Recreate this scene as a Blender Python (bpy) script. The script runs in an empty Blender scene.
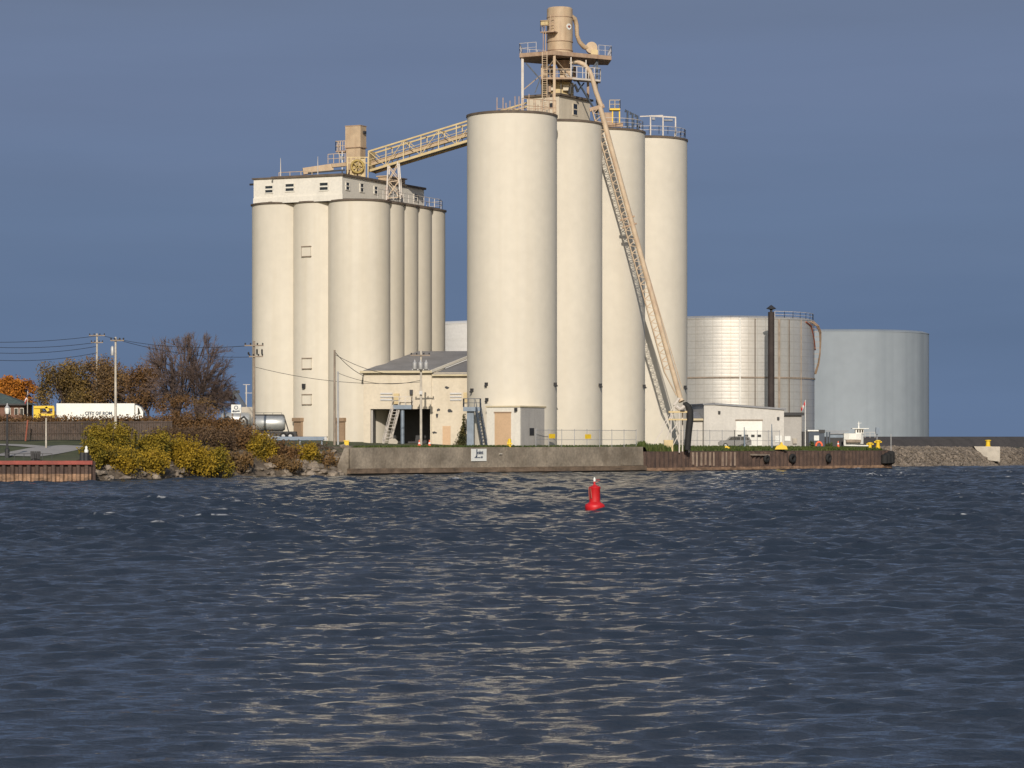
import bpy, math, random
import numpy as np
from mathutils import Vector, Matrix
R = math.radians
random.seed(7)
rng = np.random.default_rng(7)
sc = bpy.context.scene
COL = sc.collection
F, HZ, CH = 2800.0, 440.0, 4.44          # focal length in pixels, horizon row, eye height
CAM = Vector((0, 0, CH))

def P(px, py, d): return Vector(((px-512)/F*d, d, CH+(HZ-py)/F*d))
def PXc(px, d): return (px-512)/F*d
def PZ(py, d): return CH+(HZ-py)/F*d

# ------------------------------------------------------------------ frames and mesh builder
class Fr:
    def __init__(s, x, y, z=0, deg=0):
        s.o = Vector((x, y, z)); a = R(deg); s.deg = deg
        s.u = Vector((math.cos(a), math.sin(a), 0)); s.v = Vector((-math.sin(a), math.cos(a), 0))
    def p(s, a, b, c=0): return s.o+s.u*a+s.v*b+Vector((0, 0, c))
    def _ray(s, px, py): return Vector(((px-512)/F, 1, (HZ-py)/F))
    def ony(s, px, py, b=0):
        r = s._ray(px, py); t = (s.o+s.v*b-CAM).dot(s.v)/r.dot(s.v); h = CAM+r*t
        return (h-s.o).dot(s.u), h.z-s.o.z
    def onx(s, px, py, a=0):
        r = s._ray(px, py); t = (s.o+s.u*a-CAM).dot(s.u)/r.dot(s.u); h = CAM+r*t
        return (h-s.o).dot(s.v), h.z-s.o.z
W = Fr(0, 0, 0, 0)

class MB:
    def __init__(s): s.v = []; s.f = []
    def add(s, vs, fs):
        n = len(s.v); s.v += [Vector(q) for q in vs]; s.f += [tuple(i+n for i in f) for f in fs]; return s
    def box(s, x0, x1, y0, y1, z0, z1, fr=W):
        vs = [fr.p(x, y, z) for z in (z0, z1) for x, y in ((x0, y0), (x1, y0), (x1, y1), (x0, y1))]
        return s.add(vs, [(3, 2, 1, 0), (4, 5, 6, 7), (0, 1, 5, 4), (1, 2, 6, 5), (2, 3, 7, 6), (3, 0, 4, 7)])
    def beam(s, p, q, w=.1, h=None):
        p, q = Vector(p), Vector(q); h = h or w; d = (q-p).normalized()
        up = Vector((0, 0, 1)) if abs(d.z) < .97 else Vector((0, 1, 0))
        a = d.cross(up).normalized()*w/2; b = a.normalized().cross(d)*h/2
        vs = [e+x for e in (p, q) for x in (a+b, -a+b, -a-b, a-b)]
        return s.add(vs, [(0, 1, 2, 3), (7, 6, 5, 4), (0, 4, 5, 1), (1, 5, 6, 2), (2, 6, 7, 3), (3, 7, 4, 0)])
    def tube(s, pts, r, n=8, caps=True):
        pts = [Vector(p) for p in pts]; m = len(pts)
        rs = r if isinstance(r, (list, tuple)) else [r]*m
        vs = []; a = None
        for i, p in enumerate(pts):
            d = (pts[min(i+1, m-1)]-pts[max(i-1, 0)]).normalized()
            if a is None:
                up = Vector((0, 0, 1)) if abs(d.z) < .9 else Vector((0, 1, 0)); a = d.cross(up).normalized()
            a = (a-d*a.dot(d)).normalized(); b = d.cross(a)
            vs += [p+(a*math.cos(2*math.pi*k/n)+b*math.sin(2*math.pi*k/n))*rs[i] for k in range(n)]
        fs = [(i*n+k, i*n+(k+1) % n, (i+1)*n+(k+1) % n, (i+1)*n+k) for i in range(m-1) for k in range(n)]
        if caps: fs += [tuple(range(n-1, -1, -1)), tuple(range((m-1)*n, m*n))]
        return s.add(vs, fs)
    def lathe(s, x, y, prof, n=48, a0=0.0):
        vs = []
        for r, z in prof: vs += [Vector((x+r*math.cos(a0+2*math.pi*k/n), y+r*math.sin(a0+2*math.pi*k/n), z)) for k in range(n)]
        m = len(prof)
        fs = [(i*n+k, i*n+(k+1) % n, (i+1)*n+(k+1) % n, (i+1)*n+k) for i in range(m-1) for k in range(n)]
        if prof[0][0] > 1e-4: fs.append(tuple(range(n-1, -1, -1)))
        if prof[-1][0] > 1e-4: fs.append(tuple(range((m-1)*n, m*n)))
        return s.add(vs, fs)
    def prism(s, pts, ext):
        """pts: 3-D polygon, ext: extrusion vector"""
        pts = [Vector(p) for p in pts]; n = len(pts); ext = Vector(ext)
        nrm = sum(((pts[i]-pts[0]).cross(pts[(i+1) % n]-pts[0]) for i in range(1, n-1)), Vector())
        if nrm.dot(ext) > 0: pts = pts[::-1]
        vs = pts+[p+ext for p in pts]
        return s.add(vs, [tuple(range(n)), tuple(range(2*n-1, n-1, -1))]+[((i+1) % n, i, i+n, (i+1) % n+n) for i in range(n)])
    def rail(s, pts, h=1.1, post=1.6, w=.05, mid=True):
        """hand rail along pts (at floor level)"""
        pts = [Vector(p) for p in pts]; Z = Vector((0, 0, 1))
        for p, q in zip(pts, pts[1:]):
            L = (q-p).length; k = max(1, round(L/post))
            for i in range(k+1):
                b = p.lerp(q, i/k); s.beam(b, b+Z*h, w)
            s.beam(p+Z*h, q+Z*h, w)
            if mid: s.beam(p+Z*h*.5, q+Z*h*.5, w*.8)
        return s
    def build(s, name, mat, parent=None, loc=None, sharp=None):
        me = bpy.data.meshes.new(name)
        if parent is not None: inv = WM[parent.name].inverted()
        else:
            if loc is None:
                b = s.v; n = len(b)
                loc = Vector((sum(q.x for q in b)/n, sum(q.y for q in b)/n, min(q.z for q in b)))
            inv = Matrix.Translation(-Vector(loc))
        me.from_pydata([inv @ q for q in s.v], [], s.f); me.update()
        if sharp is not None:
            me.shade_smooth(); me.set_sharp_from_angle(angle=R(sharp))
        me.materials.append(mat)
        o = bpy.data.objects.new(name, me); COL.objects.link(o)
        if parent is not None: o.parent = parent; WM[o.name] = WM[parent.name].copy()
        else: o.location = loc; WM[o.name] = Matrix.Translation(Vector(loc))
        return o
WM = {}
def tag(o, label=None, cat=None, group=None, kind=None):
    for k, val in (('label', label), ('category', cat), ('group', group), ('kind', kind)):
        if val: o[k] = val
    return o
def thing(name, label, cat, loc, group=None, rz=0):
    o = bpy.data.objects.new(name, None); o.empty_display_size = .5; COL.objects.link(o)
    o.location = loc; o.rotation_euler = (0, 0, R(rz))
    WM[o.name] = Matrix.Translation(Vector(loc)) @ Matrix.Rotation(R(rz), 4, 'Z')
    return tag(o, label, cat, group)
def dup(root, loc, label=None, rz=None):
    r = root.copy(); COL.objects.link(r); r.location = loc
    if rz is not None: r.rotation_euler = (0, 0, R(rz))
    if label: r['label'] = label
    for ch in list(root.children):
        c = ch.copy(); COL.objects.link(c); c.parent = r
        for g in list(ch.children):
            d = g.copy(); COL.objects.link(d); d.parent = c
    return r

# ------------------------------------------------------------------ materials
def mat(name, col, rough=.7, metal=0.0, var=.12, scale=.6, streak=0.0, streak_col=None, sscale=(1.2, 1.2, .05), bump=0.0, bscale=8, fine=.06, spec=.5):
    m = bpy.data.materials.new(name); m.use_nodes = True; N = m.node_tree.nodes; L = m.node_tree.links
    bs = N['Principled BSDF']; bs.inputs['Roughness'].default_value = rough; bs.inputs['Metallic'].default_value = metal
    bs.inputs['Specular IOR Level'].default_value = spec
    g = N.new('ShaderNodeNewGeometry')
    def noise(sc_, det=4):
        n = N.new('ShaderNodeTexNoise'); n.inputs['Scale'].default_value = sc_; n.inputs['Detail'].default_value = det
        L.new(g.outputs['Position'], n.inputs['Vector']); return n
    def mul(a, f, lo, hi):
        r = N.new('ShaderNodeMapRange'); r.inputs['From Min'].default_value = .3; r.inputs['From Max'].default_value = .7
        r.inputs['To Min'].default_value = lo; r.inputs['To Max'].default_value = hi; L.new(f, r.inputs['Value'])
        x = N.new('ShaderNodeMix'); x.data_type = 'RGBA'; x.blend_type = 'MULTIPLY'; x.inputs[0].default_value = 1
        L.new(a, x.inputs[6]); L.new(r.outputs[0], x.inputs[7]); return x.outputs[2]
    c0 = N.new('ShaderNodeRGB'); c0.outputs[0].default_value = (*col, 1)
    out = mul(c0.outputs[0], noise(scale).outputs[0], 1-var, 1+var)
    out = mul(out, noise(scale*9, 6).outputs[0], 1-fine, 1+fine)
    if streak:
        mp = N.new('ShaderNodeMapping'); mp.inputs['Scale'].default_value = sscale; L.new(g.outputs['Position'], mp.inputs[0])
        n = N.new('ShaderNodeTexNoise'); n.inputs['Scale'].default_value = 1; n.inputs['Detail'].default_value = 6; L.new(mp.outputs[0], n.inputs['Vector'])
        r = N.new('ShaderNodeMapRange'); r.inputs['From Min'].default_value = .48; r.inputs['From Max'].default_value = .72; r.inputs['To Max'].default_value = streak; L.new(n.outputs[0], r.inputs['Value'])
        x = N.new('ShaderNodeMix'); x.data_type = 'RGBA'; L.new(r.outputs[0], x.inputs[0]); L.new(out, x.inputs[6])
        x.inputs[7].default_value = (*(streak_col or tuple(q*.5 for q in col)), 1); out = x.outputs[2]
    L.new(out, bs.inputs['Base Color'])
    if bump:
        n = noise(bscale, 5); b = N.new('ShaderNodeBump'); b.inputs['Strength'].default_value = 1; b.inputs['Distance'].default_value = bump
        L.new(n.outputs[0], b.inputs['Height']); L.new(b.outputs[0], bs.inputs['Normal'])
    return m

def leafmat(name, cols, scale=.5, rough=.75):
    m = bpy.data.materials.new(name); m.use_nodes = True; N = m.node_tree.nodes; L = m.node_tree.links
    bs = N['Principled BSDF']; bs.inputs['Roughness'].default_value = rough; bs.inputs['Specular IOR Level'].default_value = .2
    g = N.new('ShaderNodeNewGeometry'); n = N.new('ShaderNodeTexNoise'); n.inputs['Scale'].default_value = scale; n.inputs['Detail'].default_value = 3
    L.new(g.outputs['Position'], n.inputs['Vector'])
    a = N.new('ShaderNodeMath'); a.operation = 'MULTIPLY_ADD'; a.inputs[1].default_value = .45; L.new(g.outputs['Random Per Island'], a.inputs[0])
    b = N.new('ShaderNodeMath'); b.operation = 'MULTIPLY_ADD'; b.inputs[1].default_value = 1.7; b.inputs[2].default_value = -.58; L.new(n.outputs[0], b.inputs[0]); L.new(b.outputs[0], a.inputs[2])
    r = N.new('ShaderNodeValToRGB'); e = r.color_ramp.elements
    while len(e) < len(cols): e.new(.5)
    for i, c in enumerate(cols): e[i].position = i/(len(cols)-1); e[i].color = (*c, 1)
    L.new(a.outputs[0], r.inputs[0]); L.new(r.outputs[0], bs.inputs['Base Color'])
    return m

M = {}
M['silo'] = mat('silo_cream_paint', (.60, .558, .475), .75, var=.035, scale=.09, fine=.03, streak=.12, streak_col=(.50, .43, .31), sscale=(.9, .9, .02))
M['silo_old'] = mat('elevator_cream_paint', (.585, .543, .46), .8, var=.04, scale=.1, fine=.03, streak=.25, streak_col=(.47, .41, .30), sscale=(.8, .8, .025))
M['wall'] = mat('cream_wall_paint', (.57, .505, .40), .8, var=.05, scale=.3, streak=.3, streak_col=(.38, .32, .22), sscale=(.8, .8, .15))
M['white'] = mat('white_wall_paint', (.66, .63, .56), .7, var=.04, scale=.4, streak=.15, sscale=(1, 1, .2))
M['offwhite'] = mat('off_white_block_wall', (.53, .51, .475), .8, var=.05, scale=.4, streak=.2, sscale=(1, 1, .2))
M['rim'] = mat('dark_roof_edge', (.11, .085, .065), .85, var=.25, scale=1)
M['roofgrey'] = mat('grey_roof_sheet', (.185, .183, .19), .7, var=.12, scale=.5, streak=.2, sscale=(.6, .6, .6))
M['trim'] = mat('eave_trim', (.50, .43, .29), .7)
M['tan'] = mat('tan_equipment_paint', (.45, .34, .225), .6, var=.1, scale=1, streak=.4, streak_col=(.28, .17, .10), sscale=(2, 2, .3))
M['tanrust'] = mat('rusty_tan_paint', (.36, .255, .175), .7, var=.15, scale=1.5, streak=.6, streak_col=(.20, .10, .06), sscale=(2, 2, .6))
M['pinktan'] = mat('faded_boom_paint', (.52, .41, .29), .65, var=.12, scale=.8, streak=.4, streak_col=(.38, .22, .15), sscale=(1.5, 1.5, .6))
M['yellowtan'] = mat('yellow_tan_paint', (.52, .41, .22), .6, var=.12, scale=.9, streak=.3, streak_col=(.40, .27, .12), sscale=(1, 1, .8))
M['yellow'] = mat('safety_yellow_paint', (.70, .47, .02), .5, var=.1, scale=1.5)
M['ochre'] = mat('ochre_machine_paint', (.33, .235, .06), .6, var=.25, scale=1.5)
M['steel'] = mat('pale_painted_steel', (.50, .46, .42), .6, var=.12, scale=1)
M['greysteel'] = mat('grey_steel', (.22, .225, .24), .55, metal=.2, var=.15, scale=1.5)
M['bluesteel'] = mat('blue_grey_steel', (.17, .21, .26), .5, metal=.1, var=.12, scale=1.2)
M['bright'] = mat('bright_galvanised_strip', (.75, .74, .70), .3, metal=.8, var=.05)
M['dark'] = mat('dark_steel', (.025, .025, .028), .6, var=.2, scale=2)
M['darkblue'] = mat('dark_blue_grey_steel', (.045, .06, .085), .6, var=.2, scale=2)
M['glass'] = mat('dark_window_glass', (.02, .025, .03), .15, var=.1)
M['black'] = mat('black_rubber', (.012, .012, .012), .8, var=.3, scale=2)
M['concrete'] = mat('weathered_concrete', (.25, .212, .165), .9, var=.3, scale=.35, streak=.6, streak_col=(.085, .065, .045), sscale=(.30, .30, .22), bump=.05, bscale=3, fine=.2)
M['palecon'] = mat('pale_concrete', (.42, .38, .32), .9, var=.15, scale=.8, bump=.03, fine=.12)
M['wetcon'] = mat('wet_ledge_concrete', (.16, .115, .08), .7, var=.35, scale=.8, streak=.6, streak_col=(.04, .03, .022), sscale=(.5, .5, 2.5), bump=.06, bscale=3, fine=.2)
M['rust'] = mat('rusty_sheet_piling', (.080, .051, .040), .9, var=.35, scale=.7, streak=.85, streak_col=(.04, .028, .028), sscale=(1.2, 1.2, .18), bump=.04, bscale=4, fine=.25)
M['rustlight'] = mat('rusty_sheet_piling_bleached', (.33, .25, .19), .9, var=.3, scale=1, streak=.75, streak_col=(.14, .075, .05), sscale=(2, 2, .25), fine=.25)
M['redcap'] = mat('red_cap_paint', (.26, .055, .04), .7, var=.25, scale=.8, streak=.4, sscale=(1, 1, 1))
M['tarrust'] = mat('tide_band_rust', (.26, .16, .10), .85, var=.4, scale=1.2, streak=.8, streak_col=(.07, .045, .03), sscale=(.8, .8, 3), fine=.25)
M['wood'] = mat('weathered_pole_wood', (.26, .21, .165), .9, var=.2, scale=1.5, streak=.5, sscale=(4, 4, .3))
M['palewood'] = mat('bleached_pole_wood', (.46, .42, .36), .9, var=.15, scale=1.5, streak=.3, sscale=(4, 4, .3))
M['galv'] = mat('galvanised_grey', (.42, .42, .42), .5, metal=.3, var=.1, scale=2)
M['orange'] = mat('traffic_orange', (.75, .13, .05), .6, var=.1)
M['red'] = mat('buoy_red_paint', (.52, .012, .016), .5, var=.15, scale=2, streak=.25, streak_col=(.35, .01, .01), sscale=(4, 4, .5))
M['flagred'] = mat('flag_red_cloth', (.55, .03, .04), .8)
M['flagwhite'] = mat('flag_white_cloth', (.75, .73, .70), .8)
M['signwhite'] = mat('sign_white', (.68, .69, .66), .6, var=.05)
M['signblue'] = mat('sign_dark_blue', (.03, .05, .09), .6)
M['brown'] = mat('brown_roller_door', (.30, .205, .13), .7, var=.08, streak=.2, sscale=(.3, .3, 6))
M['peach'] = mat('tan_roller_door', (.54, .37, .23), .7, var=.05, streak=.25, streak_col=(.46, .31, .19), sscale=(.2, .2, 9))
M['greywall'] = mat('grey_render_and_painted_shade', (.36, .345, .325), .85, var=.06, scale=.5, streak=.25, sscale=(1, 1, .2))
M['carpaint'] = mat('grey_car_paint', (.19, .19, .19), .35, metal=.4, var=.05)
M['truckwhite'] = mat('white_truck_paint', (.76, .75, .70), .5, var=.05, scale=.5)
M['alu'] = mat('dull_aluminium', (.47, .48, .47), .42, metal=.55, var=.12, scale=1, streak=.35, streak_col=(.22, .21, .2), sscale=(1, 1, .5))
M['asphaltroof'] = mat('green_grey_shingle', (.06, .085, .08), .9, var=.2, scale=1.5)
M['brick'] = mat('brown_brick', (.16, .085, .06), .9, var=.25, scale=1.5)
M['bark'] = mat('dark_bark', (.06, .042, .035), .95, var=.25, scale=2)
M['twig'] = mat('reddish_twigs', (.115, .08, .068), .95, var=.3, scale=.8)
M['rock'] = mat('lake_boulders', (.20, .165, .13), .95, var=.45, scale=.9, bump=.06, bscale=3, fine=.3)
M['rockpale'] = mat('breakwater_rubble', (.165, .136, .108), .95, var=.45, scale=.6, bump=.06, bscale=2, fine=.3)
M['berm'] = mat('dark_berm_gravel', (.052, .046, .044), .95, var=.2, scale=.3, bump=.05, bscale=2, fine=.25)
M['path'] = mat('concrete_path', (.29, .275, .26), .9, var=.1, scale=.5)
M['pale'] = mat('pale_tank_panels', (.60, .585, .56), .6, var=.04, scale=.3, streak=.3, streak_col=(.5, .48, .45), sscale=(.05, .05, 1.6))
M['bluetank'] = mat('blue_grey_tank_paint', (.245, .28, .315), .7, var=.07, scale=.06, streak=.6, streak_col=(.165, .195, .225), sscale=(.35, .35, .004), fine=.04)
M['fence'] = mat('brown_weathered_slats', (.075, .056, .047), .95, var=.3, scale=.4, streak=.5, streak_col=(.055, .045, .04), sscale=(2.5, 2.5, .1), fine=.3)
M['rustplate'] = mat('reddish_fence_post', (.25, .07, .04), .8)
M['y_gold'] = leafmat('golden_leaves', [(.05, .045, .012), (.19, .135, .016), (.36, .235, .02), (.16, .10, .02)], .45)
M['y_green'] = leafmat('yellow_green_leaves', [(.035, .04, .01), (.11, .095, .014), (.27, .19, .02), (.12, .085, .016)], .45)
M['rustleaf'] = leafmat('rust_leaves', [(.05, .036, .022), (.11, .064, .032), (.18, .098, .038), (.085, .055, .032)], .5)
M['brownleaf'] = leafmat('brown_thinning_leaves', [(.06, .045, .03), (.13, .085, .045), (.21, .125, .045), (.14, .08, .045)], .35)
M['olive'] = leafmat('olive_brown_leaves', [(.055, .042, .02), (.11, .08, .03), (.18, .125, .032), (.12, .075, .04)], .3)
M['olivebrown'] = leafmat('olive_tinged_brown_leaves', [(.055, .043, .025), (.12, .082, .036), (.19, .125, .034), (.13, .078, .04)], .3)
M['brush'] = leafmat('dull_brush_leaves', [(.04, .03, .024), (.08, .053, .036), (.125, .078, .04), (.07, .045, .034)], .5)
M['orangeleaf'] = leafmat('orange_leaves', [(.09, .04, .012), (.28, .10, .015), (.42, .16, .02), (.18, .075, .015)], .4)
M['darkleaf'] = leafmat('dark_creeper_leaves', [(.025, .028, .012), (.06, .06, .022), (.11, .085, .03)], .7)
M['grassblade'] = leafmat('grass_blades', [(.03, .05, .012), (.055, .08, .02), (.10, .105, .035)], .8)

def ground_mat():
    m = mat('lawn_and_dirt', (.052, .062, .022), .95, var=.35, scale=.25, streak=.55, streak_col=(.11, .095, .05), sscale=(.12, .12, .12), bump=.05, bscale=4, fine=.3)
    N = m.node_tree.nodes; L = m.node_tree.links; bs = N['Principled BSDF']
    g = N.new('ShaderNodeNewGeometry'); sx = N.new('ShaderNodeSeparateXYZ'); L.new(g.outputs['True Normal'], sx.inputs[0])
    r = N.new('ShaderNodeMapRange'); r.inputs['From Min'].default_value = .985; r.inputs['From Max'].default_value = .93; L.new(sx.outputs[2], r.inputs['Value'])
    n = N.new('ShaderNodeTexNoise'); n.inputs['Scale'].default_value = 1.4; n.inputs['Detail'].default_value = 6; L.new(g.outputs['Position'], n.inputs['Vector'])
    rp = N.new('ShaderNodeValToRGB'); rp.color_ramp.elements[0].position = .35; rp.color_ramp.elements[0].color = (.055, .042, .03, 1); rp.color_ramp.elements[1].position = .68; rp.color_ramp.elements[1].color = (.17, .135, .10, 1); L.new(n.outputs[0], rp.inputs[0])
    x = N.new('ShaderNodeMix'); x.data_type = 'RGBA'; L.new(r.outputs[0], x.inputs[0]); L.new(bs.inputs['Base Color'].links[0].from_socket, x.inputs[6]); L.new(rp.outputs[0], x.inputs[7]); L.new(x.outputs[2], bs.inputs['Base Color'])
    return m
M['ground'] = ground_mat()

def panel_tank_mat():
    m = mat('silver_panel_steel', (.52, .505, .475), .42, metal=.45, var=.07, scale=.25, streak=.45, streak_col=(.40, .34, .27), sscale=(.35, .35, .02), fine=.05)
    N = m.node_tree.nodes; L = m.node_tree.links; bs = N['Principled BSDF']
    g = N.new('ShaderNodeNewGeometry'); sx = N.new('ShaderNodeSeparateXYZ'); L.new(g.outputs['Position'], sx.inputs[0])
    w = N.new('ShaderNodeMath'); w.operation = 'MULTIPLY'; w.inputs[1].default_value = 2*math.pi/1.15; L.new(sx.outputs[2], w.inputs[0])
    s_ = N.new('ShaderNodeMath'); s_.operation = 'SINE'; L.new(w.outputs[0], s_.inputs[0])
    p = N.new('ShaderNodeMath'); p.operation = 'ABSOLUTE'; L.new(s_.outputs[0], p.inputs[0])
    q = N.new('ShaderNodeMath'); q.operation = 'POWER'; q.inputs[1].default_value = .25; L.new(p.outputs[0], q.inputs[0])
    b = N.new('ShaderNodeBump'); b.inputs['Distance'].default_value = .02; b.inputs['Strength'].default_value = .5
    L.new(q.outputs[0], b.inputs['Height']); L.new(b.outputs[0], bs.inputs['Normal'])
    tcx = N.new('ShaderNodeTexCoord'); sxy = N.new('ShaderNodeSeparateXYZ'); L.new(tcx.outputs['Object'], sxy.inputs[0])
    at_ = N.new('ShaderNodeMath'); at_.operation = 'ARCTAN2'; L.new(sxy.outputs[1], at_.inputs[0]); L.new(sxy.outputs[0], at_.inputs[1])
    def line(src, freq, wid):
        a = N.new('ShaderNodeMath'); a.operation = 'MULTIPLY'; a.inputs[1].default_value = freq; L.new(src, a.inputs[0])
        f = N.new('ShaderNodeMath'); f.operation = 'FRACT'; L.new(a.outputs[0], f.inputs[0])
        l = N.new('ShaderNodeMath'); l.operation = 'LESS_THAN'; l.inputs[1].default_value = wid; L.new(f.outputs[0], l.inputs[0]); return l.outputs[0]
    mxm = N.new('ShaderNodeMath'); mxm.operation = 'MAXIMUM'; L.new(line(at_.outputs[0], 62/(2*math.pi), .09), mxm.inputs[0]); L.new(line(sxy.outputs[2], 1/1.15, .11), mxm.inputs[1])
    src = bs.inputs['Base Color'].links[0].from_socket; mm = N.new('ShaderNodeMix'); mm.data_type = 'RGBA'; mm.blend_type = 'MULTIPLY'; mm.inputs[7].default_value = (.87, .86, .84, 1)
    L.new(mxm.outputs[0], mm.inputs[0]); L.new(src, mm.inputs[6]); L.new(mm.outputs[2], bs.inputs['Base Color'])
    return m
M['panel'] = panel_tank_mat()

def mesh_alpha_mat(name, col, alpha):
    m = bpy.data.materials.new(name); m.use_nodes = True; N = m.node_tree.nodes
    N['Principled BSDF'].inputs['Base Color'].default_value = (*col, 1); N['Principled BSDF'].inputs['Alpha'].default_value = alpha
    N['Principled BSDF'].inputs['Roughness'].default_value = .6
    return m
M['chain'] = mesh_alpha_mat('chain_link_wire', (.25, .25, .25), .13)

# ------------------------------------------------------------------ camera, world, sun
cam = bpy.data.cameras.new('camera'); cam.sensor_width = 36; cam.lens = F/1024*36; cam.shift_y = (HZ-384)/1024
cam.clip_start = .5; cam.clip_end = 60000
co = bpy.data.objects.new('camera', cam); COL.objects.link(co); co.location = CAM; co.rotation_euler = (R(90), 0, 0); sc.camera = co

SUN_AZ, SUN_EL = -1.0, 25.0                # degrees to the right of straight behind the camera
sun = bpy.data.lights.new('sun', 'SUN'); sun.energy = 3.85; sun.angle = R(.53); sun.color = (1, .91, .79)
so = bpy.data.objects.new('sun', sun); COL.objects.link(so)
S = Vector((math.sin(R(SUN_AZ))*math.cos(R(SUN_EL)), -math.cos(R(SUN_AZ))*math.cos(R(SUN_EL)), math.sin(R(SUN_EL))))
so.rotation_euler = S.to_track_quat('Z', 'Y').to_euler(); so.location = (60, -100, 80)

wd = bpy.data.worlds.new('World'); sc.world = wd; wd.use_nodes = True
N = wd.node_tree.nodes; L = wd.node_tree.links; bg = N['Background']
sky = N.new('ShaderNodeTexSky'); sky.sky_type = 'NISHITA'; sky.sun_disc = False; sky.sun_elevation = R(SUN_EL)
sky.sun_rotation = math.atan2(S.x, S.y)
sky.air_density = 1; sky.dust_density = 1; sky.ozone_density = 1.5
bg.inputs[1].default_value = .08
# a sheet of slate cloud over the lake in front of the sun, clear sky behind the viewer
tc = N.new('ShaderNodeTexCoord'); sp = N.new('ShaderNodeSeparateXYZ'); L.new(tc.outputs['Generated'], sp.inputs[0])
mp = N.new('ShaderNodeMapping'); mp.inputs['Scale'].default_value = (4, 4, 30); L.new(tc.outputs['Generated'], mp.inputs[0])
cn = N.new('ShaderNodeTexNoise'); cn.inputs['Scale'].default_value = 1; cn.inputs['Detail'].default_value = 5; cn.inputs['Roughness'].default_value = .55; L.new(mp.outputs[0], cn.inputs['Vector'])
ele = N.new('ShaderNodeMath'); ele.operation = 'MULTIPLY_ADD'; ele.inputs[1].default_value = .045; ele.inputs[2].default_value = -.0225
L.new(cn.outputs[0], ele.inputs[0])
el2 = N.new('ShaderNodeMath'); el2.operation = 'ADD'; L.new(ele.outputs[0], el2.inputs[0]); L.new(sp.outputs[2], el2.inputs[1])
ramp = N.new('ShaderNodeValToRGB'); ramp.color_ramp.interpolation = 'EASE'
CB = 12.5                                 # ramp colours are divided by the background strength
stops = [(.0, (.125, .188, .318)), (.035, (.117, .176, .294)), (.075, (.130, .188, .306)), (.125, (.150, .203, .326)), (.19, (.140, .180, .268)), (.35, (.148, .170, .220)), (.9, (.16, .22, .36))]
e = ramp.color_ramp.elements
while len(e) < len(stops): e.new(.5)
for i, (p_, c_) in enumerate(stops): e[i].position = p_; e[i].color = (*c_, 1)
L.new(el2.outputs[0], ramp.inputs[0])
mp2 = N.new('ShaderNodeMapping'); mp2.inputs['Scale'].default_value = (5, 5, 42); mp2.inputs['Rotation'].default_value = (0, R(1.2), 0); L.new(tc.outputs['Generated'], mp2.inputs[0])
cn2 = N.new('ShaderNodeTexNoise'); cn2.inputs['Scale'].default_value = 1; cn2.inputs['Detail'].default_value = 7; cn2.inputs['Roughness'].default_value = .5; L.new(mp2.outputs[0], cn2.inputs['Vector'])
bn = N.new('ShaderNodeMapRange'); bn.inputs['From Min'].default_value = .3; bn.inputs['From Max'].default_value = .7; bn.inputs['To Min'].default_value = 12.0; bn.inputs['To Max'].default_value = 13.0; L.new(cn2.outputs[0], bn.inputs['Value'])
cs = N.new('ShaderNodeVectorMath'); cs.operation = 'SCALE'; cs.inputs['Scale'].default_value = CB; L.new(ramp.outputs[0], cs.inputs[0]); L.new(bn.outputs[0], cs.inputs['Scale'])
mk = N.new('ShaderNodeMapRange'); mk.interpolation_type = 'SMOOTHSTEP'; mk.inputs['From Min'].default_value = -.25; mk.inputs['From Max'].default_value = .35; L.new(sp.outputs[1], mk.inputs['Value'])
mx = N.new('ShaderNodeMix'); mx.data_type = 'RGBA'; L.new(mk.outputs[0], mx.inputs[0]); L.new(sky.outputs[0], mx.inputs[6]); L.new(cs.outputs[0], mx.inputs[7])
L.new(mx.outputs[2], bg.inputs[0])
sc.view_settings.view_transform = 'Standard'; sc.view_settings.look = 'None'; sc.view_settings.exposure = 0; sc.view_settings.gamma = 1
sc.cycles.max_bounces = 6; sc.cycles.use_denoising = True; sc.cycles.denoising_prefilter = 'ACCURATE'; sc.cycles.sample_clamp_direct = 4; sc.cycles.sample_clamp_indirect = 2

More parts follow.
